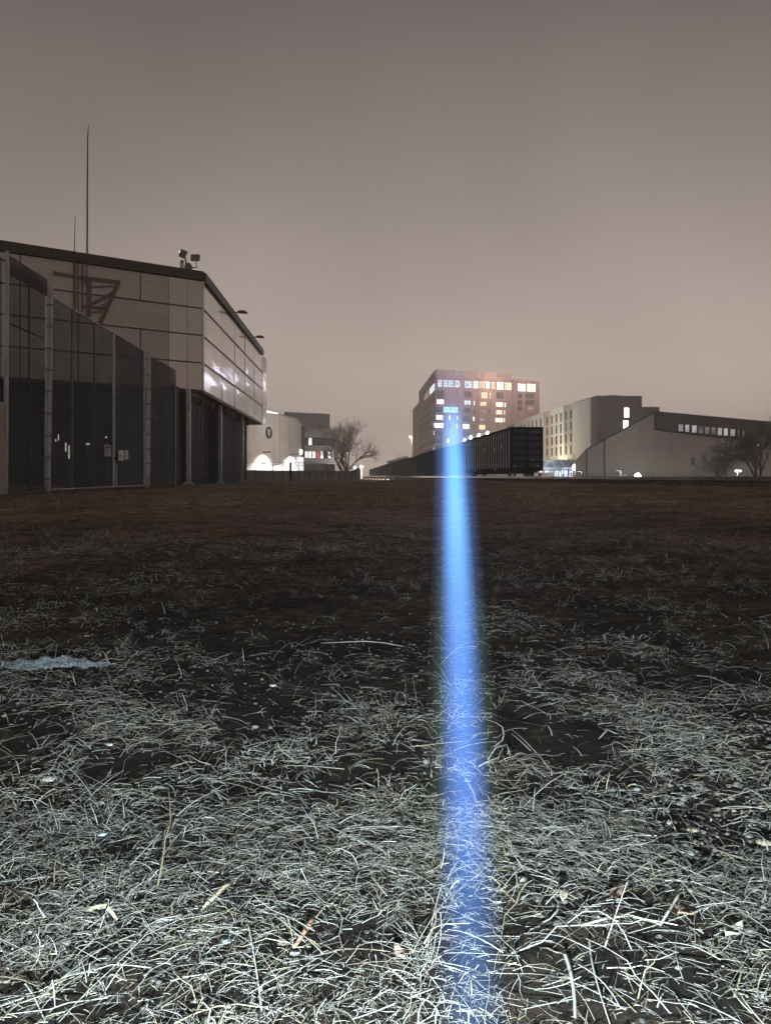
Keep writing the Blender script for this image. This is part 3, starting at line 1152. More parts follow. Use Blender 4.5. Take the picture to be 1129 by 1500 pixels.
for x in (-.2, .2):
    FH.poly(m, [(te + x + .11 * math.cos(a), ze + .12 + .09 * math.sin(a)) for a in [2 * math.pi * k / 8 for k in range(8)]], .09, .12)
FH.poly(m, [(te - .16, ze - .18), (te + .16, ze - .18), (te, ze - .36)], .09, .12)
m.build('emblem_marks', M['frame'], emb)
# wall washers
for px, py, nm in ((385, 664, 'left'), (425.5, 667, 'right')):
    t_ = FH.t(px)
    z = FH.zpx(px, py) + .1
    m = MB()
    FH.box(m, t_ - .12, t_ + .12, z + .02, z + .16, .02, 1.5)
    s_ = m.build('washer_and_fill', M['frame'], hall)
    q = FH.p(t_, z - .06, 1.35)
    point_light('washer_and_fill_light', q, 1500, (.97, .97, 1), .08, 150, (-FH.n.x * .12, -FH.n.y * .12, -1))
for px, zf in ((377, 2.6), (397, 2.4), (411, 2.4), (434, 2.4)):  # added fill lamps with made-up boxes, brightening the hall wall
    t_ = FH.t(px)
    m = MB()
    FH.box(m, t_ - .1, t_ + .1, zf + .02, zf + .14, .02, 1.6)
    m.build('washer_and_fill', M['frame'], hall)
    point_light('washer_and_fill_light', FH.p(t_, zf - .06, 1.5), 330, (.95, .96, 1), .1, 165, (-FH.n.x * .7, -FH.n.y * .7, -1))
# white pillars by the hall door, their lamplight painted in as glow
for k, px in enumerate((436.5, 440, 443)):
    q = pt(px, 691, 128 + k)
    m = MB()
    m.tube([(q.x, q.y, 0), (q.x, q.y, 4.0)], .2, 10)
    tag(m.build('entrance_pillar', emit('pillar_painted_glow', (1, .98, 1), 1.1) if k == 0 else bpy.data.materials['pillar_painted_glow']), ['left', 'middle', 'right'][k] + ' of three bright white pillars at the corner of the pale hall', 'pillar', 'bright pillars at the hall corner')
m = MB()
m.lathe(FH.p(FH.t(439.6), FH.zpx(439.6, 662), .2), [(.05, -.5), (.22, -.4), (.25, .3), (.1, .45)], 8)
tag(m.build('door_lamp', emit('door_lamp', (1, .98, .95), 3)), 'small bright lamp high on the corner of the pale hall', 'lamp')

point_light('hall_fill_light', FH.p(FH.t(392), 7.0, 9.0), 1300, (1, .95, .9), .4)  # added fill light off the hall wall, away from the door lamp

# office wing behind the hall
off = thing('office_wing', 'grey office wing with two window bands and deep roof slab beside the bare tree', 'building', pt(465, 700, 150))
FO = Face(418, 150, 1.0, .12)
m = MB()
FO.box(m, FO.t(425), FO.t(491.5), 0, FO.zpx(460, 629), -18, 0)
m.build('wall', M['bandgrey'], off)
m = MB()
oz = lambda px, py: (FO.t(px), FO.zpx(px, py))
FO.poly(m, [oz(417, 605.5), oz(417, 612), oz(446, 628.5), oz(482, 629.5), oz(482, 608.5)], -18, 3.5)
m.build('roof_slab', M['creamdk'], off)
FO2 = FO
wn_ = 8
wp0, wp1 = 446, 491
for k in range(wn_):
    a, b = wp0 + (wp1 - wp0) * k / wn_, wp0 + (wp1 - wp0) * (k + 1) / wn_
    pane = M['glass_dark']
    if k == 1:
        pane = M['lit_white']
    window(FO, FO.t(a + .15), FO.t(b - .15), FO.zpx(460, 652.5), FO.zpx(460, 641), pane, M['frame'], off, 0, .09)
for k in range(wn_):
    a, b = wp0 + (wp1 - wp0) * k / wn_, wp0 + (wp1 - wp0) * (k + 1) / wn_
    pane = M['lit_white'] if k not in (3,) else M['lit_red']
    if k == 5:
        pane = M['glass_dark']
    if k >= 6:
        pane = M['lit_strip']
    window(FO, FO.t(a + .15), FO.t(b - .15), FO.zpx(460, 672), FO.zpx(460, 660.7), pane, M['frame'], off, 1 if k in (0, 1, 2) else 0, .09)
for k in range(5):
    a, b = 446 + 9 * k, 446 + 9 * (k + 1)
    window(FO, FO.t(a + .3), FO.t(b - .3), FO.zpx(460, 692), FO.zpx(460, 680), M['glass_dark'], M['frame'], off, 1, .09)

# low concrete wall with chain-link fence on it
wall = thing('low_concrete_wall', 'low grey concrete wall in front of the pale hall', 'wall', pt(430, 703, 105))
FW = Face(374, 96, .86, 1.0)
FW = Face(352, 96, 17.0, 16.0)
for k in range(9):
    a, b = 352 + 19.5 * k, 352 + 19.5 * (k + 1)
    m = MB()
    FW.box(m, FW.t(a) + .015, FW.t(b) - .015, -.1, 1.42 + .01 * (k % 2), -.3, 0)
    m.build('wall_panel', M['concrete'], wall)
cf = thing('chain_link_fence', 'wire fence with thin posts above the low concrete wall', 'fence', pt(430, 700, 104))
for px in (374, 398.5, 413, 437, 453, 463, 471, 479, 487, 496, 505, 514):
    m = MB()
    t_ = FW.t(px)
    m.tube([FW.p(t_, 0, .15), FW.p(t_, FW.z(t_, 677.5 + max(0, px - 440) * .07), .15)], .035, 6)
    m.build('post', M['dark_metal'], cf)
m = MB()
m.tube([FW.p(FW.t(px), FW.zpx(px, 677.3 + max(0, px - 440) * .07), .15) for px in (356, 400, 440, 480, 520)], .03, 6)
m.build('top_rail', M['dark_metal'], cf)
m = MB()
m.tube([FW.p(FW.t(px), .45, .15) for px in (356, 400, 440)], .04, 6)
m.build('bottom_rail', M['galv'], cf)
wire = MB()
for k in range(46):
    px = 358 + k * 3.5
    t_ = FW.t(px)
    zt = FW.z(t_, 677.6 + max(0, px - 440) * .07)
    wire.bar(FW.p(t_, 1.44, .15), FW.p(t_ + .6, zt, .15), .008)
    wire.bar(FW.p(t_ + .6, 1.44, .16), FW.p(t_, zt, .16), .008)
tag(wire.build('wire_mesh', M['dark_metal'], cf), kind='stuff')
q = pt(426, 703, 88)
m = MB()
m.tube([(q.x, q.y, -.1), (q.x, q.y, 2.25)], .13, 10)
m.lathe((q.x, q.y, 2.25), [(.13, 0), (.1, .06), (.03, .1)], 10)
tag(m.build('bollard_post', M['black']), 'thick black post standing before the low concrete wall', 'post')

# ------------------------------------------------------------------ street lamps on the left, far pole lamps
M['bulb_white'] = emit('bulb_white', (.95, .97, 1), 14)
M['bulb_warm'] = emit('bulb_warm', (1, .80, .58), 14)
M['bulb_yellow'] = emit('bulb_yellow', (1, .86, .35), 6)
M['pole'] = mat('pole_grey', (.40, .38, .36), .6, .3)


def street_lamp(px, py, d, label, bulb, power, col, r=.28, pole=True, group=None, arm=0.0):
    q = pt(px, py, d)
    gz = ground_z(q.x, q.y) - .05
    root = thing('street_lamp', label, 'street lamp', (q.x + arm, q.y + .3, gz), group)
    m = MB()
    m.lathe(q, [(.12 * r / .28, -r), (r * .8, -r * .6), (r, 0), (r * .8, r * .6), (.1, r)], 10)
    m.build('bulb', bulb, root)
    m = MB()
    m.lathe(q + Vector((0, 0, r)), [(r * 1.15, .01), (r * .9, .14), (.08, .24)], 10)
    m.build('cap', M['pole'], root)
    m = MB()
    m.tube([(q.x + arm, q.y + .3, gz), (q.x + arm, q.y + .3, q.z + r * .6), (q.x + arm * .5, q.y + .2, q.z + r + .2), (q.x, q.y, q.z + r + .12)], [.11, .08, .06, .05], 8)
    m.build('pole', M['pole'], root)
    if power:
        point_light('street_lamp_light', q - Vector((0, .5, .3)), power, col, .3)
    return root


street_lamp(519.8, 685, 150, 'cool white street lamp right beside the bare tree trunk', M['bulb_white'], 1500, (.95, .97, 1), .24)
street_lamp(529, 683.5, 170, 'warm street lamp at the far end of the freight train', M['bulb_warm'], 3000, (1, .8, .58), .30)
street_lamp(529.6, 693.5, 175, 'small warm lamp low under the warm street lamp', M['bulb_warm'], 60, (1, .8, .58), .16)
street_lamp(600.5, 640, 262, 'yellow lamp on a pale pole left of the lit tower', M['bulb_yellow'], 2000, (1, .85, .4), .42, arm=.6)
q = pt(510.8, 694, 122)
m = MB()
m.tube([(q.x, q.y, 0), (q.x, q.y, 4.0)], .07, 8)
m.lathe((q.x, q.y, 4.0), [(.12, 0), (.1, .12), (.03, .16)], 8)
tag(m.build('pale_pole', M['pole']), 'slim pale pole in front of the bare tree trunk', 'pole')
q = pt(524.5, 700, 140)
m = MB()
m.box(q.x - .6, q.x + .35, q.y, q.y + .5, 0, 2.2)
m.prism([Vector((q.x - 2.4, q.y + .1, 0)), Vector((q.x - .61, q.y + .1, 0)), Vector((q.x - .61, q.y + .1, 2.0)), Vector((q.x - 2.4, q.y + .1, .7))], Vector((0, .3, 0)))
tag(m.build('ramp_wall', M['creamdk']), 'dark stepped wall end below the warm street lamp', 'wall')
for k in range(5):  # added glowing blocks stand in for light passing under the train
    q = pt(546.5 + [0, 4, 9.3, 14.6, 21.3][k], 702.3, 112 - 1.5 * k)
    root = thing('under_train_glow', ['first', 'second', 'third', 'fourth', 'fifth'][k] + ' from left of the added white glows for light passing under the train', 'light gap', (q.x, q.y, 0), 'added white glows under the train')
    hw = [.07, .08, .13, .17, .2][k]
    m = MB()
    m.box(q.x - hw, q.x + hw, q.y - .05, q.y + .05, q.z - .05, q.z + .05)
    m.build('lens', emit('under_train_glow_face', (1, .98, .95), 1.3) if k == 0 else bpy.data.materials['under_train_glow_face'], root)  # glowing face of the added block, no real lens
    m = MB()
    m.box(q.x - hw - .02, q.x + hw + .02, q.y + .055, q.y + .15, q.z - .3, q.z + .06)
    m.build('housing', M['dark_metal'], root)  # box added behind the glow, no real lamp there

# ------------------------------------------------------------------ bare trees
M['bark'] = mat('bark', (.13, .11, .10), .9, 0, .3, 3)
M['twig'] = mat('twig', (.15, .125, .112), .9, 0, .3, 2)


def bare_tree(label, base, height, seed, stems, spread, levels=5, rad=.16, lean=(0, 0), up=.55, twigs=3):
    r = random.Random(seed)
    root = thing('bare_tree', label, 'tree', base)
    trunk = MB()
    br = MB()

    def grow(p, d, L, rd, lev):
        pts = [p]
        q = p.copy()
        dd = d.copy()
        n = 4 if lev < 2 else 3
        for i in range(n):
            dd = (dd + Vector((r.uniform(-.22, .22), r.uniform(-.22, .22), r.uniform(-.08, .16)))).normalized()
            q = q + dd * (L / n)
            pts.append(q.copy())
        rr = [max(.010, rd * (1 - .45 * i / n)) for i in range(n + 1)]
        (trunk if lev == 0 else br).tube(pts, rr, 7 if lev < 1 else (5 if lev < 3 else 3), lev < 2)
        if lev >= levels:
            return
        nb = [4, 4, 4, 3, twigs, 2, 2][lev]
        for i in range(nb):
            k = r.uniform(.35, 1.0) if i else 1.0
            idx = min(n - 1, int(k * n))
            s = pts[idx].lerp(pts[idx + 1], k * n - idx) if idx < n else pts[-1]
            an = r.uniform(0, 2 * math.pi)
            o = dd.orthogonal().normalized()
            o = Matrix.Rotation(an, 3, dd) @ o
            nd = (dd * r.uniform(.55, 1.0) + o * r.uniform(.35, spread) + Vector((0, 0, up * r.uniform(-.1, .5)))).normalized()
            grow(s, nd, L * r.uniform(.55, .82), max(.010, rd * r.uniform(.42, .6)), lev + 1)
    b = Vector(base)
    for i in range(stems):
        an = 2 * math.pi * i / stems + r.uniform(-.4, .4)
        d = Vector((math.cos(an) * .30 * (stems > 1) + lean[0], math.sin(an) * .30 * (stems > 1) + lean[1], 1)).normalized()
        grow(b + Vector((math.cos(an) * .15 * (stems > 1), math.sin(an) * .15 * (stems > 1), -.1)), d, height * .36, rad, 0)
    trunk.build('trunk', M['bark'], root, True)
    br.build('crown', M['twig'], root, True, fix=False)
    return root


q = pt(508, 696, 126)
bare_tree('wide bare tree with several stems beside the office wing', (q.x, q.y, 0), 11.4, 4, 4, .85, 5, .22, twigs=4)
q = pt(1110, 697, 84)
bare_tree('bare tree with sweeping low branches before the brick gable building at right', (q.x, q.y, .15), 7.6, 9, 4, 1.15, 5, .15, lean=(-.1, 0), up=.25, twigs=4)
q = pt(1062, 697, 86)
bare_tree('low dense leafless shrub left of the bare tree at right', (q.x, q.y, .1), 5.2, 12, 7, 1.1, 4, .06, lean=(-.45, 0), up=.2)
q = pt(827, 697, 112)
bare_tree('thin leafless sapling in front of the shop lights', (q.x, q.y, .1), 4.6, 21, 3, .8, 4, .05)
q = pt(1085, 640, 140)
bare_tree('bare tree crown rising behind the roof of the gable building', (q.x, q.y, 0), 12.5, 31, 2, .8, 5, .2)

# ------------------------------------------------------------------ lit tower behind the train
M['tower'] = mat('tower_siding', (.42, .27, .265), .8, 0, .4, 1.3, stretch=(1, 1, .03))
M['tower_cap'] = mat('tower_cap', (.46, .33, .30), .8, 0, .3, 1.0, stretch=(1, 1, .03))
M['tw_frame'] = mat('tower_frame', (.10, .08, .08), .7)
M['tw_dark'] = mat('tower_glass_dark', (.05, .06, .09), .15, 0, .4, .4, spec=.8)
M['tw_cool'] = emit('tower_lit_cool', (.74, .85, 1.0), 2.4, .6, .8, dark=(.25, .3, .5), thr=.46, stretch=(1, 1, 1.6))
M['tw_warm'] = emit('tower_lit_warm', (1.0, .74, .50), 2.4, .6, .8, dark=(.5, .25, .15), thr=.42, stretch=(1, 1, 1.6))
M['tw_hot'] = emit('tower_lit_bright', (1.0, .88, .76), 3.0, .5, .9, dark=(.4, .3, .3), thr=.40)
M['tw_dim'] = emit('tower_lit_dim', (.72, .50, .42), .9, .7, 1.0)
M['tw_beam_glow'] = emit('tower_beam_glow', (.50, .86, 1.0), 1.25, .3, .8, dark=(.2, .4, .5))  # torch light on the balcony, put into the material as glow
tw = thing('lit_tower', 'tall brown apartment tower with a bright top window band behind the train', 'building', pt(700, 700, 285))
FT = Face(637.4, 280, .943, .334)
FTL = Face(637.4, 280, -.04, 1.0, -1)
ztop = FT.zpx(637.4, 541.2)
tS, tE = FT.t(747.7), FT.t(790.5)
zS = FT.zpx(747.7, 555.5)
D1, D2 = 73, 117
m = MB()
cs = [FT.p(0, 0), FT.p(tS, 0), FT.p(tS, 0) + FTL.u * D1, FTL.p(D1, 0)]
m.prism([Vector((c.x, c.y, 0)) for c in cs], Vector((0, 0, ztop - 2.2)))
m.build('main_block', M['tower'], tw)
m = MB()
m.prism([Vector((c.x, c.y, ztop - 2.198)) for c in [FT.p(-.1, 0, .1), FT.p(tS + .1, 0, .1), FT.p(tS + .1, 0) + FTL.u * (D1 + .1), FTL.p(D1 + .1, 0, .1)]], Vector((0, 0, 2.2)))
m.build('parapet', M['tower_cap'], tw)
m = MB()
m.prism([Vector((c.x, c.y, 0)) for c in [FT.p(tS + .01, 0, -.25), FT.p(tE, 0, -.25), FT.p(tE, 0) + FTL.u * D1 * .6, FT.p(tS + .01, 0) + FTL.u * D1 * .6]], Vector((0, 0, zS)))
m.build('right_block', M['tower'], tw)
m = MB()
m.prism([Vector((c.x, c.y, 0)) for c in [FTL.p(D1 + .01, 0, -.4), FTL.p(D2, 0, -.4), FTL.p(D2, 0, -25), FTL.p(D1 + .01, 0, -25)]], Vector((0, 0, 36.5)))
m.build('rear_wing', M['tower'], tw)
# projecting vertical siding bays
rb = random.Random(2)
fin = None
for k in range(62):
    t_ = .5 + (tE - 1.0) * k / 61
    if abs(t_ - tS) < .5:
        continue
    zt = (ztop - 2.3) if t_ < tS else zS - .3
    o_ = 0 if t_ < tS else -.25
    m = MB()
    FT.box(m, t_ - .09, t_ + .09, .5, zt, o_, o_ + .035)
    m.build('siding_rib', M['tower_cap'], tw)
Z1T = lambda px, y: FT.zpx(px, y)


def twin(x0, y0, x1, y1, pane, bars=1, rows=1):
    a, b = 590 + x0 / 5.376, 590 + x1 / 5.376
    p0, p1 = 530 + y0 / 5.376, 530 + y1 / 5.376
    f = FT
    t0, t1 = f.t(a), f.t(b)
    tm = (t0 + t1) / 2
    if t0 > tS:
        f = Face(637.4, 280, .943, .334)
        f.o = f.o - f.n * .25
    return window(f, t0, t1, f.z(tm, p1), f.z(tm, p0), M[pane], M['tw_frame'], tw, bars, .12, rows, .09)


for w_ in [(270, 140, 312, 200, 'tw_cool', 3, 3), (315, 141, 355, 201, 'tw_cool', 2, 3), (360, 143, 405, 203, 'tw_cool', 3, 3), (408, 145, 450, 205, 'tw_cool', 2, 3),
           (485, 148, 545, 208, 'tw_cool', 3, 3), (552, 150, 598, 211, 'tw_hot', 3, 3), (601, 151, 645, 212, 'tw_warm', 3, 3), (648, 153, 688, 213, 'tw_hot', 2, 3),
           (691, 155, 728, 215, 'tw_warm', 2, 3), (735, 158, 795, 222, 'tw_hot', 3, 3), (798, 161, 855, 225, 'tw_warm', 3, 3), (902, 170, 972, 235, 'tw_hot', 3, 3), (975, 172, 1045, 237, 'tw_hot', 3, 3),
           (612, 237, 665, 290, 'tw_warm', 2, 2), (678, 240, 692, 290, 'tw_warm', 0, 2),
           (265, 295, 325, 335, 'tw_hot', 2, 1), (482, 303, 532, 340, 'tw_cool', 2, 1), (555, 308, 568, 345, 'tw_hot', 0, 1), (607, 312, 655, 350, 'tw_warm', 2, 1), (672, 312, 686, 348, 'tw_dim', 0, 1),
           (730, 318, 787, 357, 'tw_hot', 2, 1), (795, 320, 810, 360, 'tw_hot', 0, 1), (730, 377, 782, 418, 'tw_warm', 2, 1), (792, 380, 806, 420, 'tw_warm', 0, 1),
           (725, 440, 785, 478, 'tw_hot', 2, 1), (790, 440, 806, 478, 'tw_warm', 0, 1), (600, 437, 650, 472, 'tw_dim', 2, 1), (548, 430, 562, 467, 'tw_hot', 0, 1),
           (597, 495, 650, 535, 'tw_warm', 2, 1), (660, 498, 676, 535, 'tw_dim', 0, 1), (470, 488, 522, 528, 'tw_hot', 1, 1), (258, 418, 315, 458, 'tw_hot', 1, 1),
           (248, 480, 318, 522, 'tw_hot', 1, 1), (265, 225, 325, 285, 'tw_dark', 2, 1), (250, 545, 305, 590, 'tw_dark', 2, 2), (250, 600, 305, 640, 'tw_dark', 2, 2),
           (250, 660, 305, 700, 'tw_dark', 2, 2), (480, 235, 540, 280, 'tw_dark', 2, 1), (480, 365, 530, 402, 'tw_dark', 2, 1), (470, 430, 520, 468, 'tw_dark', 2, 1), (470, 545, 522, 585, 'tw_dark', 2, 1),
           (612, 372, 655, 410, 'tw_dim', 2, 1), (555, 370, 568, 405, 'tw_dark', 0, 1), (548, 495, 562, 532, 'tw_dark', 0, 1), (672, 372, 686, 410, 'tw_dark', 0, 1),
           (358, 420, 374, 460, 'tw_cool', 0, 1), (420, 425, 435, 460, 'tw_cool', 0, 1), (420, 485, 432, 525, 'tw_cool', 0, 1), (345, 605, 362, 640, 'tw_hot', 0, 1), (358, 485, 374, 525, 'tw_dark', 0, 1),
           (965, 300, 1030, 338, 'tw_dark', 2, 1), (965, 345, 1030, 380, 'tw_dim', 2, 1), (905, 300, 940, 338, 'tw_dark', 1, 1), (905, 350, 940, 385, 'tw_dark', 1, 1),
           (735, 240, 790, 290, 'tw_dark', 2, 1), (905, 250, 940, 288, 'tw_dark', 1, 1), (965, 250, 1030, 288, 'tw_dark', 2, 1), (598, 555, 650, 592, 'tw_dim', 2, 1), (240, 357, 310, 398, 'tw_dark', 2, 1)]:
    twin(*w_)
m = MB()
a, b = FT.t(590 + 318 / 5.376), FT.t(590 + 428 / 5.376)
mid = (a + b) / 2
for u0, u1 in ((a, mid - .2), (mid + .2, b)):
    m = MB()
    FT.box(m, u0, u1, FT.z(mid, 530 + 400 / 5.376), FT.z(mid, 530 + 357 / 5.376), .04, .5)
    m.build('balcony_screen', M['tw_beam_glow'], tw)  # screens glow by themselves to show the beam falling on them
# what the bright top floor throws out
for px, pw, cl_ in ((662, 3200, (.55, .68, 1)), (715, 5200, (1, .8, .66)), (772, 3200, (1, .86, .76))):
    t_ = FT.t(px)
    point_light('top_floor_light', FT.p(t_, FT.z(t_, 563), 9.0), pw, cl_, 1.0)
# rows of windows on the left face
for fl_ in range(9):
    for k in range(7):
        if fl_ == 8 and k > 4:
            continue
        s0 = 3 + k * 10
        zc = 4 + fl_ * 3.1
        pane = 'tw_dark'
        if (fl_, k) in ((7, 0), (5, 0), (4, 0), (2, 0)):
            pane = 'tw_cool'
        window(FTL, s0, s0 + 3.2, zc, zc + 1.9, M[pane], M['tw_frame'], tw, 1, .12, 1, .09)
window(FTL, 1.5, 22, ztop - 7.6, ztop - 4.6, M['tw_cool'], M['tw_frame'], tw, 6, .14, 2, .09)
window(FTL, 26, 44, ztop - 7.6, ztop - 4.6, M['tw_dim'], M['tw_frame'], tw, 6, .14, 2, .09)

# ------------------------------------------------------------------ lamps above the train, far sheds
for k, (px, py, d) in enumerate(((680, 645, 226), (689.5, 641, 214), (701, 638, 202), (713.5, 634.6, 190))):
    street_lamp(px, py, d, ['first', 'second', 'third', 'fourth'][k] + ' from left of the four bright lamps just above the train roofline', M['bulb_white'], 5000, (1, .95, .9), .42, group='row of bright lamps behind the train')
shed = thing('far_shed', 'faint low shed with pale roof beyond the middle of the train', 'shed', pt(588, 690, 330))
m = MB()
a, b = pt(568, 676, 330), pt(603, 676, 330)
m.box(a.x, b.x, 330, 350, 0, a.z)
m.build('wall', M['creamdk'], shed)
m = MB()
m.prism([Vector((a.x - .6, 329, a.z + .02)), Vector((b.x + .6, 329, a.z + .02)), Vector((b.x - 2, 329, a.z + 2.6)), Vector((a.x + 5, 329, a.z + 1.6))], Vector((0, 22, 0)))
m.build('roof', M['cream'], shed)
m = MB()
for px in (580, 583.5, 589):
    q = pt(px, 664, 334)
    m = MB()
    m.tube([(q.x, 334, a.z), (q.x, 334, q.z)], .12, 6)
    m.build('vent_pipe', M['pole'], shed)

# ------------------------------------------------------------------ apartment block on the right with coloured strips
M['ap_white'] = mat('apartment_white', (.62, .59, .53), .9, 0, .08, .3)
M['ap_tan'] = mat('apartment_tan', (.50, .38, .27), .9, 0, .1, .3)
M['ap_grey'] = mat('apartment_grey', (.30, .29, .28), .9, 0, .1, .3)
M['ap_end'] = mat('apartment_end_grey', (.19, .178, .178), .9, 0, .1, .3)
M['stair'] = mat('stair_tower_render', (.22, .192, .183), .9, 0, .1, .3)
M['stair_light'] = mat('stair_tower_light', (.50, .46, .44), .9, 0, .1, .3)
ap = thing('apartment_block', 'pale apartment block with grey and tan strips and rows of narrow windows', 'building', pt(844.6, 700, 185))
FP = Face(844.6, 185, (514 - CX) / F, 1.0, -1)
zA = FP.zpx(844.6, 589.1)
SEG = [(844.6, 826, 'ap_grey', 0), (825.9, 806.5, 'ap_white', .15), (806.4, 796, 'ap_tan', 0), (795.9, 753.7, 'ap_white', .1)]
for p0, p1, mt, o_ in SEG:
    m = MB()
    FP.box(m, FP.t(p0), FP.t(p1), 0, zA + (.25 if mt == 'ap_white' else 0), -14 + .2 * o_, o_)
    m.build('facade_strip', M[mt], ap)
m = MB()
FP.box(m, -.12, -.01, .0, zA + .1, -14.5, .02)
m.build('end_wall', M['ap_end'], ap)
m = MB()
FP.box(m, FP.t(753.6), FP.t(743), 0, zA - .4, -14, .3)
m.build('grey_block', M['ap_end'], ap)
m = MB()
FP.box(m, FP.t(742.9), FP.t(700), 0, zA - 5.6, -12, .0)
m.build('rear_wing', M['ap_white'], ap)
M['ap_win_lit'] = emit('apartment_lit', (1, .9, .6), 1.0, .4)
rows_px = [(228, 72), (345, 84), (450, 88), (560, 84)]
cols = [835.8, 828.8, 822.0, 815.5, 809.0, 801, 792, 786, 780, 774.5, 769, 764, 759.5]
for i, px in enumerate(cols):
    for r_ in range(4):
        t_ = FP.t(px)
        zc = zA - 2.55 - r_ * 3.0 - (.0)
        ov = .15 if 806.5 < px < 825.9 else (.1 if px < 796 else 0)
        f = Face(844.6, 185, (514 - CX) / F, 1.0, -1)
        f.o = f.o + f.n * ov
        wd = .75
        pane = 'glass_dark'
        if (i, r_) in ((11, 1),):
            pane = 'ap_win_lit'
        w_ = window(f, t_ - wd, t_ + wd, zc - 1.0, zc + 1.05, M[pane], M['frame'], ap, 1, .09, 1, .06)
        m = MB()
        f.box(m, t_ - wd, t_ + wd, zc - 1.42, zc - 1.03, .004, .07)
        m.build('vent_panel', M['frame'], w_)
for i, px in enumerate((739, 734, 729.5, 725, 721, 717, 713, 709)):
    t_ = FP.t(px)
    for r_ in range(2):
        window(FP, t_ - .9, t_ + .9, zA - 9.4 - 3 * r_, zA - 7.2 - 3 * r_, M['glass_dark'], M['frame'], ap, 0, .1)
# shop front glowing at street level
sf = thing('shop_front', 'single-storey shop front glowing blue-white under the apartment block', 'shop', pt(815, 697, 150))
FS = Face(790, 150, 1.0, .1)
m = MB()
FS.box(m, FS.t(786), FS.t(842), 0, FS.zpx(815, 673), -10, 0)
m.build('wall', M['ap_end'], sf)
m = MB()
FS.box(m, FS.t(786), FS.t(841), FS.zpx(815, 688), FS.zpx(815, 684.5), .02, 1.2)
m.build('light_band', emit('shop_band', (.62, .78, 1), .95), sf)
for k in range(7):
    a, b = 789 + 7.2 * k, 789 + 7.2 * (k + 1)
    window(FS, FS.t(a + .3), FS.t(b - .3), .5, FS.zpx(815, 688.6), M['tw_cool'] if k not in (2,) else M['lit_strip'], M['frame'], sf, 1, .08)
point_light('shop_light', FS.p(FS.t(812), 3.2, 3.0), 1300, (.75, .87, 1), .6)
# lamp-lit wash on the lower storeys: the globe lamp by the sapling
street_lamp(842.3, 684.3, 128, 'big warm globe lamp by the grey apartment corner', M['bulb_warm'], 450, (1, .88, .72), .55)
street_lamp(803, 690, 196, 'yellow lamp low before the white apartment strip', M['bulb_yellow'], 7000, (1, .88, .5), .2)

# stair tower block in front of the apartment's grey end
st = thing('stair_tower', 'plain grey-brown stair tower with two bright stacked windows', 'building', pt(905, 700, 172))
FX = Face(873, 172, 1.0, .06)
zX = FX.zpx(873, 581.5)
m = MB()
FX.box(m, 0, FX.t(939.5), 0, zX, -16, 0)
m.build('wall', M['stair'], st)
m = MB()
FX.box(m, -.9, -.01, 0, zX - .15, -15, -1.5)
m.build('side_strip', M['stair_light'], st)
m = MB()
FX.box(m, -.1, FX.t(939.7), zX + .004, zX + .3, -16, .12)
m.build('coping', M['stair'], st)
m = MB()
FX.box(m, FX.t(898), FX.t(913), zX + .31, zX + .8, -12, -3)
m.build('roof_box', M['stair'], st)
m = MB()
FX.box(m, FX.t(939.6), FX.t(972), 0, FX.zpx(955, 594.5), -18, -2.5)
m.build('rear_block', M['ap_end'], st)
M['stair_lit'] = emit('stair_window', (1, .90, .72), 3.2)
window(FX, FX.t(913), FX.t(921.2), FX.zpx(917, 612), FX.zpx(917, 596.8), M['stair_lit'], M['stair_light'], st, 0, .09)
window(FX, FX.t(911.6), FX.t(920), FX.zpx(917, 630), FX.zpx(917, 615.3), M['stair_lit'], M['stair_light'], st, 0, .09)

# ------------------------------------------------------------------ brick gable building at right
def brick_mat(name, c1, c2, mort, bump=.3):
    m_ = mat(name, c1, .9, 0, .32, .22, stretch=(1, 1, .55))
    nt = m_.node_tree
    b = nt.nodes['Principled BSDF']
    tc = nt.nodes.new('ShaderNodeTexCoord')
    sp = nt.nodes.new('ShaderNodeSeparateXYZ')
    cb = nt.nodes.new('ShaderNodeCombineXYZ')
    nt.links.new(tc.outputs['Object'], sp.inputs[0])
    nt.links.new(sp.outputs['X'], cb.inputs['X'])
    nt.links.new(sp.outputs['Z'], cb.inputs['Y'])
    br = nt.nodes.new('ShaderNodeTexBrick')
    br.inputs['Scale'].default_value = 1
    br.inputs['Brick Width'].default_value = .4
    br.inputs['Row Height'].default_value = .2
    br.inputs['Mortar Size'].default_value = .012
    br.inputs['Color1'].default_value = (*c1, 1)
    br.inputs['Color2'].default_value = (*c2, 1)
    br.inputs['Mortar'].default_value = (*mort, 1)
    nt.links.new(cb.outputs[0], br.inputs['Vector'])
    src = b.inputs['Base Color'].links[0].from_socket
    mx = nt.nodes.new('ShaderNodeMix')
    mx.data_type = 'RGBA'
    mx.inputs['Factor'].default_value = .5
    nt.links.new(src, mx.inputs['A'])
    nt.links.new(br.outputs['Color'], mx.inputs['B'])
    nt.links.new(mx.outputs['Result'], b.inputs['Base Color'])
    return m_


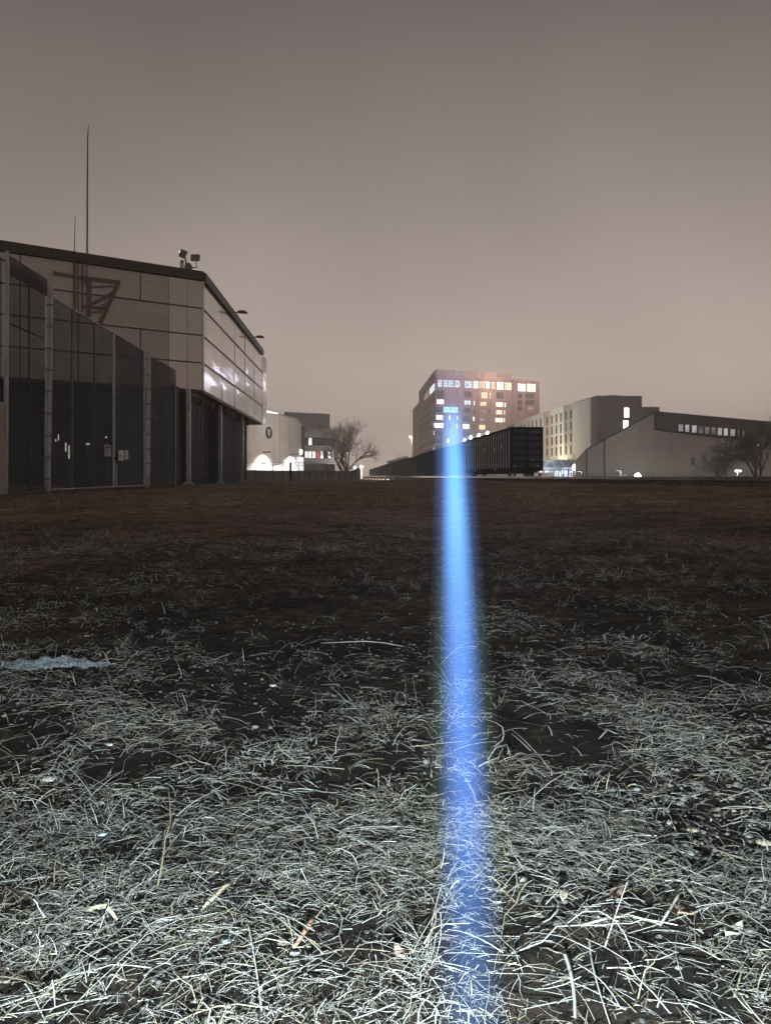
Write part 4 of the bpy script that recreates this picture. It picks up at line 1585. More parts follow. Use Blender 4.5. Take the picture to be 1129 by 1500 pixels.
M['brick'] = brick_mat('beige_brick', (.37, .312, .268), (.315, .266, .228), (.25, .218, .192))
M['brown_clad'] = mat('brown_cladding', (.10, .075, .068), .8, 0, .2, .5)
gb = thing('gable_building', 'beige brick building with slanting wall top and dark upper window band at right', 'building', pt(990, 700, 112))
FG = Face(957.6, 112, 1.0, .05)
gz = lambda px, py: (FG.t(px), FG.zpx(px, py))
m = MB()
FG.poly(m, [(FG.t(842), 0), gz(842, 676), gz(858, 658.5), gz(957.6, 604), gz(957.6, 630), gz(1082, 645.5), gz(1260, 668), (FG.t(1260), 0)], -20, 0, .45)
m.build('wall', M['brick'], gb)
m = MB()
FG.poly(m, [gz(842, 677), gz(842, 675.2), gz(858, 657.7), gz(957.4, 603), gz(957.4, 605), gz(858.4, 659.8)], -20, .12, .45)
m.build('coping', M['frame'], gb)
m = MB()
FG.poly(m, [gz(957.7, 603.4), gz(1260, 631), gz(1260, 667), gz(1082, 644.5), gz(957.7, 628.5)], -19.5, .35, .45)
m.build('upper_band', M['brown_clad'], gb)
m = MB()
FG.poly(m, [gz(957.7, 602.6), gz(1260, 630.2), gz(1260, 631.2), gz(957.7, 603.7)], -19.8, .5, .45)
m.build('roof_edge', M['fascia'], gb)
for px, y in ((858.2, 659.5), (884.6, 645)):
    m = MB()
    t_ = FG.t(px)
    FG.box(m, t_ - .09, t_ + .09, .1, FG.zpx(px, y), .01, .14)
    m.build('downpipe', M['frame'], gb)
for z in (2.1, 4.3, 6.2):
    m = MB()
    FG.box(m, FG.t(960 if z > 4 else 886), FG.t(1240), z, z + .06, .0, .03)
    if z < 5:
        m.build('string_course', M['brick'], gb)
window(FG, FG.t(1011.8), FG.t(1016.8), FG.zpx(1014, 681), FG.zpx(1014, 669.5), M['glass_dark'], M['frame'], gb, 0, .08)
FG2 = Face(957.6, 112, 1.0, .05)
FG2.o = FG2.o + FG2.n * .36
M['band_lit'] = emit('band_window_lit', (.78, .78, .80), .42, .55, .8, dark=(.3, .3, .3), thr=.47)
M['band_lit2'] = emit('band_window_bright', (.85, .85, .86), .52, .3, .6, thr=.45)
M['band_dim'] = emit('band_window_dim', (.5, .46, .44), .3, .6, .9, thr=.5)
WX = [(312, 362, 'band_lit'), (370, 415, 'band_lit2'), (430, 480, 'band_lit2'), (485, 535, 'band_dim'), (543, 590, 'band_dim'), (598, 645, 'band_dim'), (655, 702, 'band_lit'), (708, 752, 'band_lit2'), (765, 815, 'band_lit'), (828, 850, 'band_dim'), (872, 896, 'band_dim')]
for x0, x1, pn in WX:
    a, b = 940 + x0 / 5.974, 940 + x1 / 5.974
    xm = (x0 + x1) / 2
    y0 = 580 + (242 + (xm - 337) * .096) / 5.974
    y1 = 580 + (314 + (xm - 337) * .096) / 5.974
    window(FG2, FG2.t(a), FG2.t(b), FG2.zpx((a + b) / 2, y1), FG2.zpx((a + b) / 2, y0), M[pn], M['frame'], gb, 0, .09)

# low yard fence, short lamps, bright floor lamp, sign board beside the train
yf = thing('yard_fence', 'low thin rail fence along the yard before the brick building', 'fence', pt(900, 699, 95))
FY = Face(838, 95, 1.0, .02)
for px in (836.6, 852, 867, 886.5, 907, 931, 956, 986, 1016, 1048):
    m = MB()
    t_ = FY.t(px)
    m.tube([FY.p(t_, 0, 0), FY.p(t_, 1.08, 0)], .035, 6)
    m.build('post', M['dark_metal'], yf)
for z in (1.0, .72):
    m = MB()
    m.tube([FY.p(FY.t(830), z, 0), FY.p(FY.t(1052), z, 0)], .022, 5)
    m.build('rail', M['dark_metal'], yf)


def short_lamp(px, d, label, h=1.4, power=25):
    q = pt(px, 698, d)
    root = thing('short_lamp', label, 'lamp', (q.x, d, 0))
    m = MB()
    m.tube([(q.x, d, 0), (q.x, d, h)], .06, 8)
    m.build('post', M['pole'], root)
    m = MB()
    m.box(q.x - .62, q.x + .08, d - .12, d + .12, h + .003, h + .14)
    m.build('head', M['dark_metal'], root)
    m = MB()
    m.box(q.x - .58, q.x - .1, d - .1, d + .1, h - .05, h)
    m.build('lens', M['lit_strip'], root)
    point_light('short_lamp_light', (q.x - .35, d - .1, h - .25), power, (1, .93, .84), .12)


short_lamp(908.8, 104, 'short L-shaped lamp post in front of the brick wall', 1.45, 40)
short_lamp(851.5, 106, 'short L-shaped lamp post under the globe lamp', 1.35, 20)
q = pt(933.5, 697, 90)
root = thing('yard_floodlight', 'dazzling blue-white floodlight low on the bank before the brick wall', 'floodlight', (q.x, q.y, .1))
m = MB()
m.lathe(q - Vector((0, 0, 0)), [(.05, -.3), (.27, -.17), (.34, 0), (.27, .17), (.05, .3)], 12)
m.build('bulb', emit('flood_bulb', (.86, .94, 1), 40), root)
m = MB()
m.bar((q.x, q.y + .3, 0), (q.x, q.y + .3, .8), .08)
m.build('stake', M['dark_metal'], root)
point_light('yard_floodlight_light', q + Vector((0, .9, .5)), 2600, (.84, .93, 1), .2)
q = pt(1080.5, 690.5, 100)
root = thing('wall_lamp', 'bright white fixture under the bare tree at right', 'lamp', (q.x, q.y, 0))
m = MB()
m.box(q.x - .35, q.x + .35, q.y - .15, q.y + .15, q.z - .05, q.z + .14)
m.build('lens', emit('wall_lamp_lens', (.95, 1, .97), 9), root)
m = MB()
m.box(q.x - .4, q.x + .4, q.y - .2, q.y + .2, q.z + .145, q.z + .25)
m.bar((q.x, q.y + .3, 0), (q.x, q.y + .3, q.z + .2), .1)
m.build('stand', M['dark_metal'], root)
point_light('wall_lamp_light', q - Vector((0, .5, .2)), 1000, (.95, 1, .97), .2)
q = pt(1120, 652.5, 98)
root = thing('bracket_sign', 'small bright strip with arched bracket high behind the right tree', 'sign', (q.x, q.y, q.z))
m = MB()
m.box(q.x - 1.1, q.x - .75, q.y - .1, q.y + .1, q.z - .06, q.z + .1)
m.build('lamp', M['lit_strip'], root)
m = MB()
m.box(q.x - .74, q.x + 1.2, q.y - .06, q.y + .06, q.z - .05, q.z + .05)
for x in (-.75, -.2):
    m.tube([(q.x + x, q.y, q.z + .06), (q.x + x + .06, q.y, q.z + .6), (q.x + x + .22, q.y, q.z + .78), (q.x + x + .4, q.y, q.z + .6), (q.x + x + .45, q.y, q.z + .06)], .05, 6)
m.build('bracket', M['galv'], root)
q = pt(796, 697, 100)
root = thing('barrier_board', 'low white barrier with red panels beside the end of the train', 'barrier', (q.x, q.y, .2))
M['red'] = mat('red_panel', (.45, .07, .08), .6)
for k in range(5):
    m = MB()
    a = pt(782 + 5.6 * k, 697, 100)
    b = pt(782 + 5.6 * (k + 1), 697, 100)
    m.box(a.x, b.x - .01, 100, 100.12, .3, 1.15)
    m.build('board', M['red'] if k in (1,) else M['steel_white'], root)
for k in range(3):
    m = MB()
    a = pt(785 + 10 * k, 697, 100)
    m.box(a.x - .05, a.x + .05, 100.13, 100.22, 0, 1.2)
    m.build('post', M['galv'], root)

# ------------------------------------------------------------------ dry grass, pebbles, litter
def vnoise(x, y, seed):
    """smooth value noise, vectorised"""
    rn = np.random.default_rng(seed)
    g = rn.random((64, 64))
    xi, yi = np.floor(x).astype(int), np.floor(y).astype(int)
    fx, fy = x - xi, y - yi
    fx = fx * fx * (3 - 2 * fx)
    fy = fy * fy * (3 - 2 * fy)
    a = g[xi % 64, yi % 64]
    b = g[(xi + 1) % 64, yi % 64]
    c = g[xi % 64, (yi + 1) % 64]
    d = g[(xi + 1) % 64, (yi + 1) % 64]
    return (a * (1 - fx) + b * fx) * (1 - fy) + (c * (1 - fx) + d * fx) * fy


def gz_np(x, y):
    tx = 11.85 - .054 * (y - 62) - x
    t = np.clip((tx - 13) / (3 - 13), 0, 1)
    z = .27 * t * t * (3 - 2 * t)
    near = (y < 12) & (np.abs(x) < 6)
    return z + np.where(near, .018 * np.sin(3.1 * x + 1.7 * y) * np.sin(2.3 * y - x) + .012 * np.sin(7 * x + 2) * np.sin(5.3 * y), 0)


def straw_mat():
    m = bpy.data.materials.new('dry_straw')
    m.use_nodes = True
    nt = m.node_tree
    b = nt.nodes['Principled BSDF']
    b.inputs['Roughness'].default_value = .48
    b.inputs['Specular IOR Level'].default_value = .35
    a = nt.nodes.new('ShaderNodeAttribute')
    a.attribute_name = 'tone'
    nt.links.new(a.outputs['Color'], b.inputs['Base Color'])
    return m


STRAW = straw_mat()


def stems(name, n, yr, seed, lmin, lmax, rmin, rmax, nseg, flat, clump, thr, sides=3, label=None, xlim=.62, pad=.35, ypow=1.0, tone=1.0, brown=False, tufts=0, kmin=.05, line=None):
    rn = np.random.default_rng(seed)
    N = int(n * 2.6)
    u = rn.random(N)
    y = (yr[0] ** ypow + u * (yr[1] ** ypow - yr[0] ** ypow)) ** (1 / ypow)
    x = (rn.random(N) * 2 - 1) * (xlim * y + pad)
    dens = vnoise(x * clump + 20, y * clump + 20, seed) * .6 + vnoise(x * clump * 3 + 5, y * clump * 3 + 9, seed + 1) * .4
    keep = rn.random(N) < np.clip((dens - thr) * 5.0, kmin, 1)
    x, y, dens = x[keep][:n], y[keep][:n], dens[keep][:n]
    n = len(x)
    if line:
        x = line(y) + rn.normal(0, .28, n)
    if tufts:
        c = rn.integers(0, tufts, n)
        x = x[c % n] + rn.normal(0, .010, n)
        y = y[c % n] + rn.normal(0, .010, n)
    L = (lmin + (lmax - lmin) * rn.random(n) ** 1.5) * np.clip(rn.lognormal(0, .3, n), .4, 1.6) * np.where(rn.random(n) < .15, 1.4, 1)
    R = rn.uniform(rmin, rmax, n) * np.clip(rn.lognormal(-.1, .35, n), .5, 1.8)
    # clumps share a lying direction
    az = vnoise(x * 1.7 + 3, y * 1.7 + 7, seed + 5) * 4 * math.pi + rn.normal(0, .75, n)
    # more stems lie across the view than along it
    az = np.where(rn.random(n) < .35, rn.normal(0, .45, n) + np.where(rn.random(n) < .5, 0, math.pi), az)
    el0 = np.abs(rn.normal(.10, .22, n))
    up = rn.random(n) < flat
    el0 = np.where(up, rn.uniform(.6, 1.45, n), el0)
    curl = rn.normal(0, 1.0, n) * np.where(rn.random(n) < .10, 1.8, .38)
    if tufts:
        az = rn.uniform(0, 2 * math.pi, n)
        el0 = rn.uniform(.10, .95, n)
    droop = rn.uniform(.0, .9, n) * np.where(up, 1.9, .6)
    z = gz_np(x, y) + rn.random(n) ** 1.6 * .032 * np.clip(dens * 2, .3, 1.4) + R
    kink = rn.normal(0, .55, (n, 3)) * (rn.random(n) < .4)[:, None]
    kink[:, 2] *= .3
    P = np.zeros((n, nseg + 1, 3))
    D = np.zeros((n, nseg + 1, 3))
    P[:, 0] = np.stack([x, y, z], 1)
    for k in range(nseg + 1):
        s = k / nseg
        a = az + curl * s
        e = el0 - droop * s * s * 1.6
        d = np.stack([np.cos(a) * np.cos(e), np.sin(a) * np.cos(e), np.sin(e)], 1)
        D[:, k] = d
        if k:
            d = d + kink * ((k == nseg // 2 + 1) * 1.0)
            d /= np.linalg.norm(d, axis=1, keepdims=True)
            D[:, k] = d
            P[:, k] = P[:, k - 1] + d * (L / nseg)[:, None]
            gl = gz_np(P[:, k, 0], P[:, k, 1]) + R * .7
            P[:, k, 2] = np.maximum(P[:, k, 2], gl)
    upv = np.array([0, 0, 1.0])
    S = np.cross(D, upv)
    S /= np.linalg.norm(S, axis=2, keepdims=True) + 1e-6
    T = np.cross(S, D)
    V = np.zeros((n, nseg + 1, sides, 3))
    for k in range(nseg + 1):
        taper = 1 - .55 * k / nseg
        for j in range(sides):
            an = 2 * math.pi * j / sides + .5
            V[:, k, j] = P[:, k] + (S[:, k] * math.cos(an) * 1.45 + T[:, k] * math.sin(an) * .45) * (R * taper)[:, None]
    idx = np.arange(n * (nseg + 1) * sides).reshape(n, nseg + 1, sides)
    q = np.stack([idx[:, :-1, :], np.roll(idx, -1, 2)[:, :-1, :], np.roll(idx, -1, 2)[:, 1:, :], idx[:, 1:, :]], -1).reshape(-1, 4)
    me = bpy.data.meshes.new(name)
    nv = n * (nseg + 1) * sides
    me.vertices.add(nv)
    me.vertices.foreach_set('co', V.reshape(-1).astype(np.float32))
    me.loops.add(q.size)
    me.loops.foreach_set('vertex_index', q.reshape(-1).astype(np.int32))
    me.polygons.add(len(q))
    me.polygons.foreach_set('loop_start', np.arange(0, q.size, 4, dtype=np.int32))
    me.polygons.foreach_set('loop_total', np.full(len(q), 4, dtype=np.int32))
    me.polygons.foreach_set('use_smooth', np.ones(len(q), dtype=bool))
    tsel = rn.choice(4, n, p=[.38, .30, .22, .10])
    pal = np.array([(.44, .435, .40), (.29, .265, .22), (.11, .088, .068), (.46, .39, .25)]) * tone
    if brown:
        pal = pal * np.array([1.05, .8, .6])
    col = pal[tsel] * rn.uniform(.7, 1.2, n)[:, None]
    ca = np.ones((n, (nseg + 1) * sides, 4))
    ca[:, :, :3] = col[:, None, :]
    at = me.attributes.new('tone', 'FLOAT_COLOR', 'POINT')
    at.data.foreach_set('color', ca.reshape(-1).astype(np.float32))
    me.materials.append(STRAW)
    me.update()
    o = bpy.data.objects.new(name, me)
    C.objects.link(o)
    tag(o, label, 'dry grass', kind='stuff')
    return o


stems('dry_grass', 26000, (.45, 1.3), 1, .008, .05, .0003, .0010, 3, .05, 3.2, .42, label='matted short dry straw covering the nearest ground', tone=.43, kmin=.15)
stems('dry_grass', 11000, (.45, 1.15), 8, .008, .05, .0003, .0010, 3, .05, 3.6, .36, label='dense pale straw at the very front edge', tone=.42, kmin=.16)
stems('dry_grass', 13000, (1.25, 2.5), 9, .008, .06, .0004, .0013, 3, .06, 3.4, .52, label='broken dry straw in clumps behind the front edge', tone=.72)
stems('dry_grass', 1300, (.45, 2.6), 6, .05, .11, .0006, .0014, 5, .06, 2.0, .46, label='longer pale straw stalks lying over the nearest ground', tone=.55)
stems('dry_grass', 5000, (.8, 4.5), 16, .02, .055, .0004, .0010, 4, .0, 1.4, .42, label='rooted dry tufts standing among the straw', tone=.62, tufts=300)
stems('dry_grass', 11000, (2.4, 5.6), 2, .012, .065, .0005, .0015, 3, .10, 2.3, .56, label='thinner dry straw across the middle foreground', tone=.85)
stems('dry_grass', 4500, (4.0, 14), 17, .03, .10, .0007, .0018, 3, .0, .8, .42, label='small dry tufts farther into the field', tone=.7, tufts=400)
stems('dry_grass', 20000, (5.2, 18), 3, .02, .09, .0009, .0022, 2, .14, 1.2, .48, label='sparse short dry stalks farther into the field', tone=.9)
stems('dry_grass', 20000, (15, 60), 4, .05, .14, .003, .007, 2, .5, .5, .44, label='low faint brown stubble on the far field', xlim=.56, tone=1.1, brown=True)
stems('dry_grass', 3600, (20, 60), 21, .12, .38, .004, .009, 3, .0, .5, .3, label='ragged weeds along the foot of the track bank', tone=.35, brown=True, tufts=330, line=lambda y: 11.85 - .054 * (y - 62) - 3.3)
stems('dry_grass', 1500, (21, 47), 22, .10, .30, .004, .008, 3, .0, .5, .3, label='ragged weeds along the foot of the mesh fence', tone=.35, brown=True, tufts=120, line=lambda y: -11.1 - .0374 * y + .5)


def pebbles(name, n, yr, seed, rmin, rmax, label, xc=None):
    rn = np.random.default_rng(seed)
    ico_v = np.array([(0, 0, 1), (.894, 0, .447), (.276, .851, .447), (-.724, .526, .447), (-.724, -.526, .447), (.276, -.851, .447),
                      (.724, .526, -.447), (-.276, .851, -.447), (-.894, 0, -.447), (-.276, -.851, -.447), (.724, -.526, -.447), (0, 0, -1)])
    ico_f = np.array([(0, 1, 2), (0, 2, 3), (0, 3, 4), (0, 4, 5), (0, 5, 1), (1, 6, 2), (2, 7, 3), (3, 8, 4), (4, 9, 5), (5, 10, 1),
                      (6, 7, 2), (7, 8, 3), (8, 9, 4), (9, 10, 5), (10, 6, 1), (11, 7, 6), (11, 8, 7), (11, 9, 8), (11, 10, 9), (11, 6, 10)])
    u = rn.random(n)
    y = yr[0] + u * (yr[1] - yr[0])
    x = (rn.random(n) * 2 - 1) * (.62 * y + .3)
    if xc:
        x = xc[0] * y + rn.normal(0, xc[1], n)
    r = rn.uniform(rmin, rmax, n) * np.clip(rn.lognormal(0, .35, n), .5, 1.7)
    V = ico_v[None] * (1 + rn.normal(0, .13, (n, 12, 1)))
    V = V * (r[:, None, None]) * np.stack([rn.uniform(.8, 1.4, n), rn.uniform(.8, 1.3, n), rn.uniform(.5, .8, n)], 1)[:, None, :]
    V = V + np.stack([x, y, gz_np(x, y) + r * .3], 1)[:, None, :]
    Fc = ico_f[None] + (np.arange(n) * 12)[:, None, None]
    me = bpy.data.meshes.new(name)
    me.vertices.add(n * 12)
    me.vertices.foreach_set('co', V.reshape(-1).astype(np.float32))
    q = Fc.reshape(-1)
    me.loops.add(len(q))
    me.loops.foreach_set('vertex_index', q.astype(np.int32))
    me.polygons.add(n * 20)
    me.polygons.foreach_set('loop_start', np.arange(0, len(q), 3, dtype=np.int32))
    me.polygons.foreach_set('loop_total', np.full(n * 20, 3, dtype=np.int32))
    me.polygons.foreach_set('use_smooth', np.ones(n * 20, dtype=bool))
    pal = np.array([(.09, .085, .08), (.05, .047, .045), (.13, .105, .08), (.15, .145, .14)])
    col = pal[rn.choice(4, n, p=[.45, .33, .14, .08])] * rn.uniform(.6, 1.2, n)[:, None]
    ca = np.ones((n, 12, 4))
    ca[:, :, :3] = col[:, None, :]
    at = me.attributes.new('tone', 'FLOAT_COLOR', 'POINT')
    at.data.foreach_set('color', ca.reshape(-1).astype(np.float32))
    me.materials.append(STRAW)
    me.update()
    o = bpy.data.objects.new(name, me)
    C.objects.link(o)
    tag(o, label, 'gravel', kind='stuff')


pebbles('gravel', 8000, (.45, 7), 11, .0018, .005, 'small grey gravel strewn between the straw')
pebbles('gravel', 1000, (1.1, 1.8), 12, .0016, .0046, 'patch of bare gravel at the right edge of the foreground', xc=(.50, .18))


def ground_pt(px, py, dz=0.0):
    d = H * F / (py - HY)
    return Vector(((px - CX) / F * d, d, float(gz_np(np.array([(px - CX) / F * d]), np.array([d]))[0]) + dz))


# crumpled plastic film
def plastic_bag():
    m_ = bpy.data.materials.new('plastic_film')
    m_.use_nodes = True
    b = m_.node_tree.nodes['Principled BSDF']
    b.inputs['Base Color'].default_value = (.40, .46, .54, 1)
    b.inputs['Roughness'].default_value = .22
    b.inputs['Alpha'].default_value = .62
    b.inputs['Specular IOR Level'].default_value = .7
    nt = m_.node_tree
    no = nt.nodes.new('ShaderNodeTexNoise')
    no.inputs['Scale'].default_value = 55
    no.inputs['Detail'].default_value = 5
    bp = nt.nodes.new('ShaderNodeBump')
    bp.inputs['Strength'].default_value = .8
    bp.inputs['Distance'].default_value = .03
    nt.links.new(no.outputs[0], bp.inputs['Height'])
    nt.links.new(bp.outputs[0], b.inputs['Normal'])
    n2 = nt.nodes.new('ShaderNodeTexNoise')
    n2.inputs['Scale'].default_value = 26
    n2.inputs['Detail'].default_value = 6
    n2.inputs['Distortion'].default_value = 1.2
    r2 = nt.nodes.new('ShaderNodeValToRGB')
    r2.color_ramp.elements[0].position = .38
    r2.color_ramp.elements[1].position = .62
    r2.color_ramp.elements[0].color = (.10, .115, .14, 1)
    r2.color_ramp.elements[1].color = (.60, .65, .70, 1)  # crinkle highlights and dark creases painted into the film colour by noise
    nt.links.new(n2.outputs[0], r2.inputs[0])
    nt.links.new(r2.outputs[0], b.inputs['Base Color'])
    r3 = nt.nodes.new('ShaderNodeMapRange')
    r3.inputs[1].default_value = .36
    r3.inputs[2].default_value = .6
    r3.inputs[3].default_value = .35
    r3.inputs[4].default_value = .92
    nt.links.new(n2.outputs[0], r3.inputs[0])
    nt.links.new(r3.outputs[0], b.inputs['Alpha'])
    a, b_ = ground_pt(4, 986), ground_pt(168, 981)
    m = MB()
    nu, nv = 70, 16
    rn = np.random.default_rng(4)
    top = [0, .5, .75, .8, .9, 1.0, 1.0, .98, .95, .9, .85, .8, .62, .5, .42, .40, .38]
    low = [0, .35, .4, .55, .8, .85, .6, .45, .35, .3, .2, .45, .55, .5, .1, -.05, -.1]
    for i in range(nu):
        u = i / (nu - 1)
        f = u * (len(top) - 1)
        k0 = min(int(f), len(top) - 2)
        w1 = top[k0] + (top[k0 + 1] - top[k0]) * (f - k0)
        w0 = -(low[k0] + (low[k0 + 1] - low[k0]) * (f - k0))
        c = a.lerp(b_, u)
        for j in range(nv):
            v = j / (nv - 1)
            off = (w0 + (w1 - w0) * v) * .05 + .004 * math.sin(40 * u + 6 * v)
            ridge = .5 + .5 * math.sin(v * 9 + u * 11) * math.cos(u * 23 - v * 5)
            hgt = .020 + .030 * math.sin(math.pi * v) * max(.15, 1 - ((u - .4) / .6) ** 2) * (.35 + .65 * ridge) + rn.normal(0, .0022)
            m.v.append((c.x + rn.normal(0, .0012), c.y + off, c.z + hgt))
    for i in range(nu - 1):
        for j in range(nv - 1):
            p = i * nv + j
            m.f.append((p, p + nv, p + nv + 1, p + 1))
    o = m.build('plastic_bag', m_, None, True, fix=False)
    sm = o.modifiers.new('film', 'SOLIDIFY')
    sm.thickness = .0008
    tag(o, 'crumpled clear bluish plastic bag lying flat in the grass at left', 'plastic bag')


plastic_bag()


def stick(p0, p1, r0, col, name, label, cat, bend=.01, lift=.012):
    a, b = ground_pt(*p0, lift), ground_pt(*p1, lift)
    mid = a.lerp(b, .5) + Vector((bend, 0, .012))
    m = MB()
    m.tube([a, a.lerp(mid, .5) + Vector((bend * .4, 0, .003)), mid, mid.lerp(b, .55), b], [r0 * .85, r0, r0 * 1.05, r0 * .9, r0 * .7], 7)
    tag(m.build(name, mat('stick_' + label[:6], col, .7, 0, .35, 60), None, True), label, cat)


stick((453, 1362), (427, 1411), .0030, (.19, .10, .065), 'twig', 'reddish brown twig lying in the straw at bottom centre', 'twig')
stick((335, 1312), (294, 1353), .0028, (.24, .19, .12), 'twig', 'thick tan stalk slanting through the straw left of the brown twig', 'twig')
stick((121, 1360), (172, 1372), .0026, (.30, .26, .15), 'twig', 'yellowish stalk lying flat near the lower left corner', 'twig')
stick((990, 1342), (966, 1402), .0017, (.22, .20, .165), 'twig', 'thick pale stalk leaning upright in the straw at lower right', 'twig', lift=.02)
stick((850, 1404), (966, 1402), .0015, (.21, .19, .16), 'twig', 'long pale stalk lying level at lower right', 'twig', lift=.022)
stick((590, 962), (470, 953), .0018, (.26, .235, .19), 'twig', 'long pale straw stretched across the middle foreground', 'twig', lift=.02)


def chip(px, py, s, col, name, label, cat, seed, rough=.4, flat=.5):
    r = random.Random(seed)
    c = ground_pt(px, py, .018)
    m = MB()
    n = 8
    prof = [(.5, -.35), (1, 0), (.7, .3)]
    for rr, z in prof:
        for k in range(n):
            an = 2 * math.pi * k / n
            j = r.uniform(.75, 1.25)
            m.v.append((c.x + math.cos(an) * rr * s * j, c.y + math.sin(an) * rr * s * j * .8, c.z + z * s * flat + r.uniform(-.1, .1) * s))
    for i in range(2):
        for k in range(n):
            a, b = i * n + k, i * n + (k + 1) % n
            m.f.append((a, b, b + n, a + n))
    m.f.append(tuple(reversed(range(n))))
    m.f.append(tuple(2 * n + k for k in range(n)))
    tag(m.build(name, mat('chip_%d' % seed, col, rough, 0, .15, 80), None, True), label, cat)


chip(332, 1404, .008, (.22, .26, .32), 'plastic_scrap', 'bluish white plastic scrap in the straw near the bottom edge', 'litter', 1)
chip(431, 1421, .0065, (.26, .27, .28), 'plastic_scrap', 'small white scrap at the lower tip of the brown twig', 'litter', 2)
chip(150, 1236, .0075, (.35, .48, .50), 'glass_bit', 'small greenish chip in the straw at left', 'litter', 3)
chip(400, 1010, .010, (.38, .37, .35), 'pebble', 'pale round pebble in the middle foreground', 'stone', 4, .8, .8)
chip(161, 1090, .010, (.38, .40, .42), 'plastic_scrap', 'white scrap on the ground below the plastic bag', 'litter', 5)
chip(72, 1146, .015, (.30, .28, .26), 'pebble', 'grey flat stone at the left edge of the foreground', 'stone', 6, .9, .6)
chip(1118, 1241, .014, (.22, .19, .14), 'pebble', 'tan stone at the right edge beside the gravel patch', 'stone', 7, .9, .7)
chip(1013, 1224, .011, (.22, .19, .12), 'pebble', 'yellowish pebble in the bare gravel patch at right', 'stone', 8, .9, .7)
chip(932, 1160, .009, (.30, .31, .32), 'pebble', 'white pebble above the gravel patch at right', 'stone', 9, .7, .7)


def leaf(px, py, s, col, label, seed, rz):
    r = random.Random(seed)
    c = ground_pt(px, py, .02)
    m = MB()
    out = []
    n = 7
    top = []
    for i in range(n):
        u = i / (n - 1)
        w = .42 * math.sin(math.pi * u ** .8) * r.uniform(.8, 1.15) + .01
        top.append((u - .5, w))
    for i, (u, w) in enumerate(top):
        for v in (-1, 0, 1):
            x, y = u * s * 2, v * w * s
            z = .25 * s * (abs(v) + .6 * math.sin(5 * u + seed)) + r.uniform(-.04, .04) * s
            m.v.append((c.x + x * math.cos(rz) - y * math.sin(rz), c.y + x * math.sin(rz) + y * math.cos(rz), c.z + z))
    for i in range(n - 1):
        for v in range(2):
            a = i * 3 + v
            m.f.append((a, a + 1, a + 4, a + 3))
    o = m.build('dead_leaf', mat('leaf_%d' % seed, col, .8, 0, .3, 60), None, True)
    sm = o.modifiers.new('thickness', 'SOLIDIFY')
    sm.thickness = .0012
    tag(o, label, 'leaf')


leaf(909, 1350, 0.020, (.11, .065, .045), 'brown curled dead leaf in the straw at lower right', 1, .4)
leaf(826, 1350, 0.016, (.18, .15, .11), 'tan dead leaf left of the brown curled one', 2, 1.2)
leaf(1006, 1382, 0.014, (.20, .12, .075), 'small orange-brown leaf below the pale upright stalk', 3, .2)
leaf(1075, 1408, 0.023, (.24, .225, .18), 'large pale crumpled leaf at the lower right', 4, .7)
leaf(585, 1428, 0.014, (.22, .15, .11), 'small dark leaf near the foot of the beam', 5, 2.0)

# ------------------------------------------------------------------ torch beam: lit air, one stack of closed glowing slugs inside soft sleeves
beam = thing('light_beam', 'narrow blue torch beam running low over the grass toward the lit tower', 'light beam', TORCH)
AX = BEAM_D
UX = AX.cross(Vector((0, 0, 1))).normalized()
VX = UX.cross(AX)


def b_r(t):
    return .0070 + .0086 * t


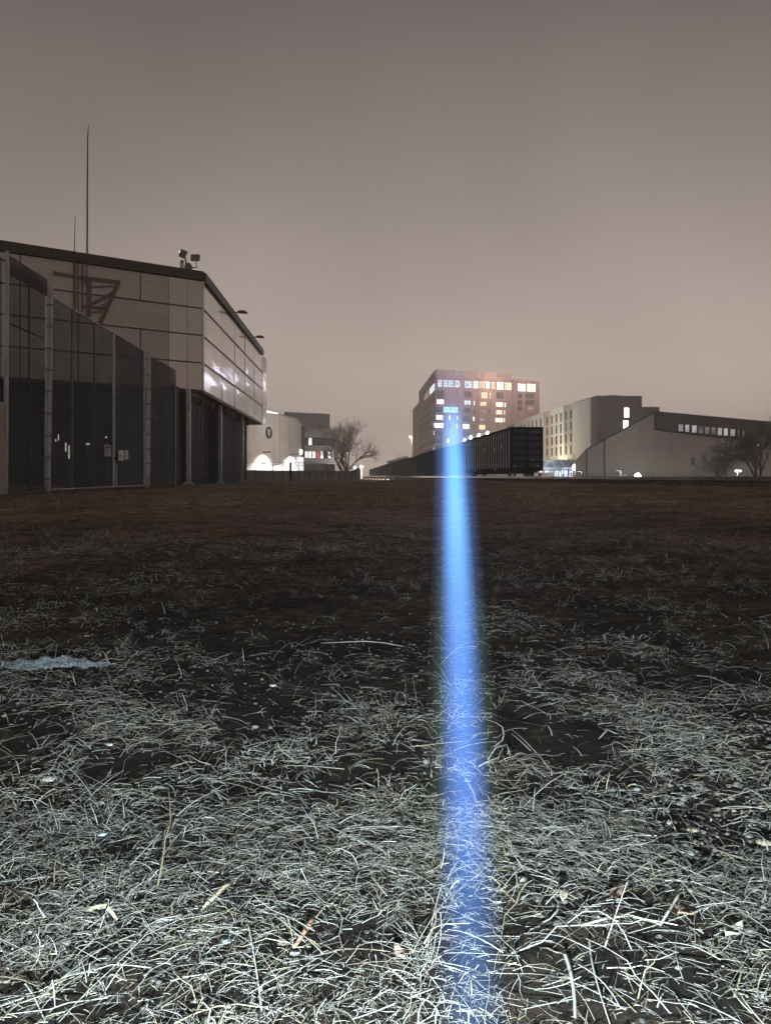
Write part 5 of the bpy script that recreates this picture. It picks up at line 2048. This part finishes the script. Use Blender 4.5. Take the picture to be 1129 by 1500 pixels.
def beam_mat(name, near, far, gain):
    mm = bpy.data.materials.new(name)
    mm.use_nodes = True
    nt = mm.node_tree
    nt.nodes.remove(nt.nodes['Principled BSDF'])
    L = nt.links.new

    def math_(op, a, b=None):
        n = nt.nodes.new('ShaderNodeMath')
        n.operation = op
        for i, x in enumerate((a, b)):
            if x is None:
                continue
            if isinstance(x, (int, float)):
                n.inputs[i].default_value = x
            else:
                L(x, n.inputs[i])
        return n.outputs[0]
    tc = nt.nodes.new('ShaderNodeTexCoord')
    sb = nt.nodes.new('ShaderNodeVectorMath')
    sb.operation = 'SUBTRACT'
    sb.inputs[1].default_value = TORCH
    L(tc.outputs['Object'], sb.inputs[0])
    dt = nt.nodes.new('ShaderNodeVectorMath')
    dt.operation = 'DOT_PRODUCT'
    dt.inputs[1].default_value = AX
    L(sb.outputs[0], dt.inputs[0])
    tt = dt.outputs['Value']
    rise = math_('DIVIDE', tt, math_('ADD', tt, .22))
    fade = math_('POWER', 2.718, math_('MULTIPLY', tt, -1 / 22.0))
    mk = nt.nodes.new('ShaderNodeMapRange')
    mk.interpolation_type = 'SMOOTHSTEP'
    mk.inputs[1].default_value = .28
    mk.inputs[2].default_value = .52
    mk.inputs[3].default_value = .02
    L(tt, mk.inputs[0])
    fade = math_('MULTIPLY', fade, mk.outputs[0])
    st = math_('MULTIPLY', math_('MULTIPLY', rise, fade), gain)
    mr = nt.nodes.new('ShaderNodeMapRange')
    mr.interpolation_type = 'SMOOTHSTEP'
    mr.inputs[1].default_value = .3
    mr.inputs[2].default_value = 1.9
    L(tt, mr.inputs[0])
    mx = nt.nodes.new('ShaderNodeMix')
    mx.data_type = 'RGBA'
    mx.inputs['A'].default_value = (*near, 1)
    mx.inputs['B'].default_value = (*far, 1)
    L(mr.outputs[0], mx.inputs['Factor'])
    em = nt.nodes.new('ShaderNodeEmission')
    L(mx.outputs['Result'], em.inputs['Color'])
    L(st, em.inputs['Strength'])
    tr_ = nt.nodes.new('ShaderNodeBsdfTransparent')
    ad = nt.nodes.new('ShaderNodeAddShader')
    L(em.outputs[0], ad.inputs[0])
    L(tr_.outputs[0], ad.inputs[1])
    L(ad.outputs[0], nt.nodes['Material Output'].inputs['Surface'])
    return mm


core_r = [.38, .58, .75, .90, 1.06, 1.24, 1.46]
halo_r = [1.7, 2.0, 2.35]
bm_core = beam_mat('beam_lit_air', (.070, .20, .80), (.24, .70, 1.62), .5 / len(core_r))
bm_halo = beam_mat('beam_halo_air', (.034, .048, .020), (.010, .026, .10), .5 / len(halo_r))
NS = 24
ts = [.10 * (160 / .10) ** (k / 24) for k in range(25)]
for name, mul, mm in [('beam_core', r, bm_core) for r in core_r] + [('beam_halo', r, bm_halo) for r in halo_r]:
    m = MB()
    m.tube([TORCH + AX * t_ for t_ in ts], [b_r(t_) * mul for t_ in ts], NS, caps=False)
    o = m.build(name, mm, beam, True, fix=False)

# ------------------------------------------------------------------ the misty night air
m = MB()
m.box(-425, 425, -45, 765, -1.2, 56)
hm = bpy.data.materials.new('night_mist')
hm.use_nodes = True
nt = hm.node_tree
nt.nodes.remove(nt.nodes['Principled BSDF'])
pv = nt.nodes.new('ShaderNodeVolumePrincipled')
pv.inputs['Color'].default_value = (.95, .93, .92, 1)
pv.inputs['Density'].default_value = HAZE
pv.inputs['Anisotropy'].default_value = .3
nt.links.new(pv.outputs[0], nt.nodes['Material Output'].inputs['Volume'])
tag(m.build('haze', hm), kind='stuff')
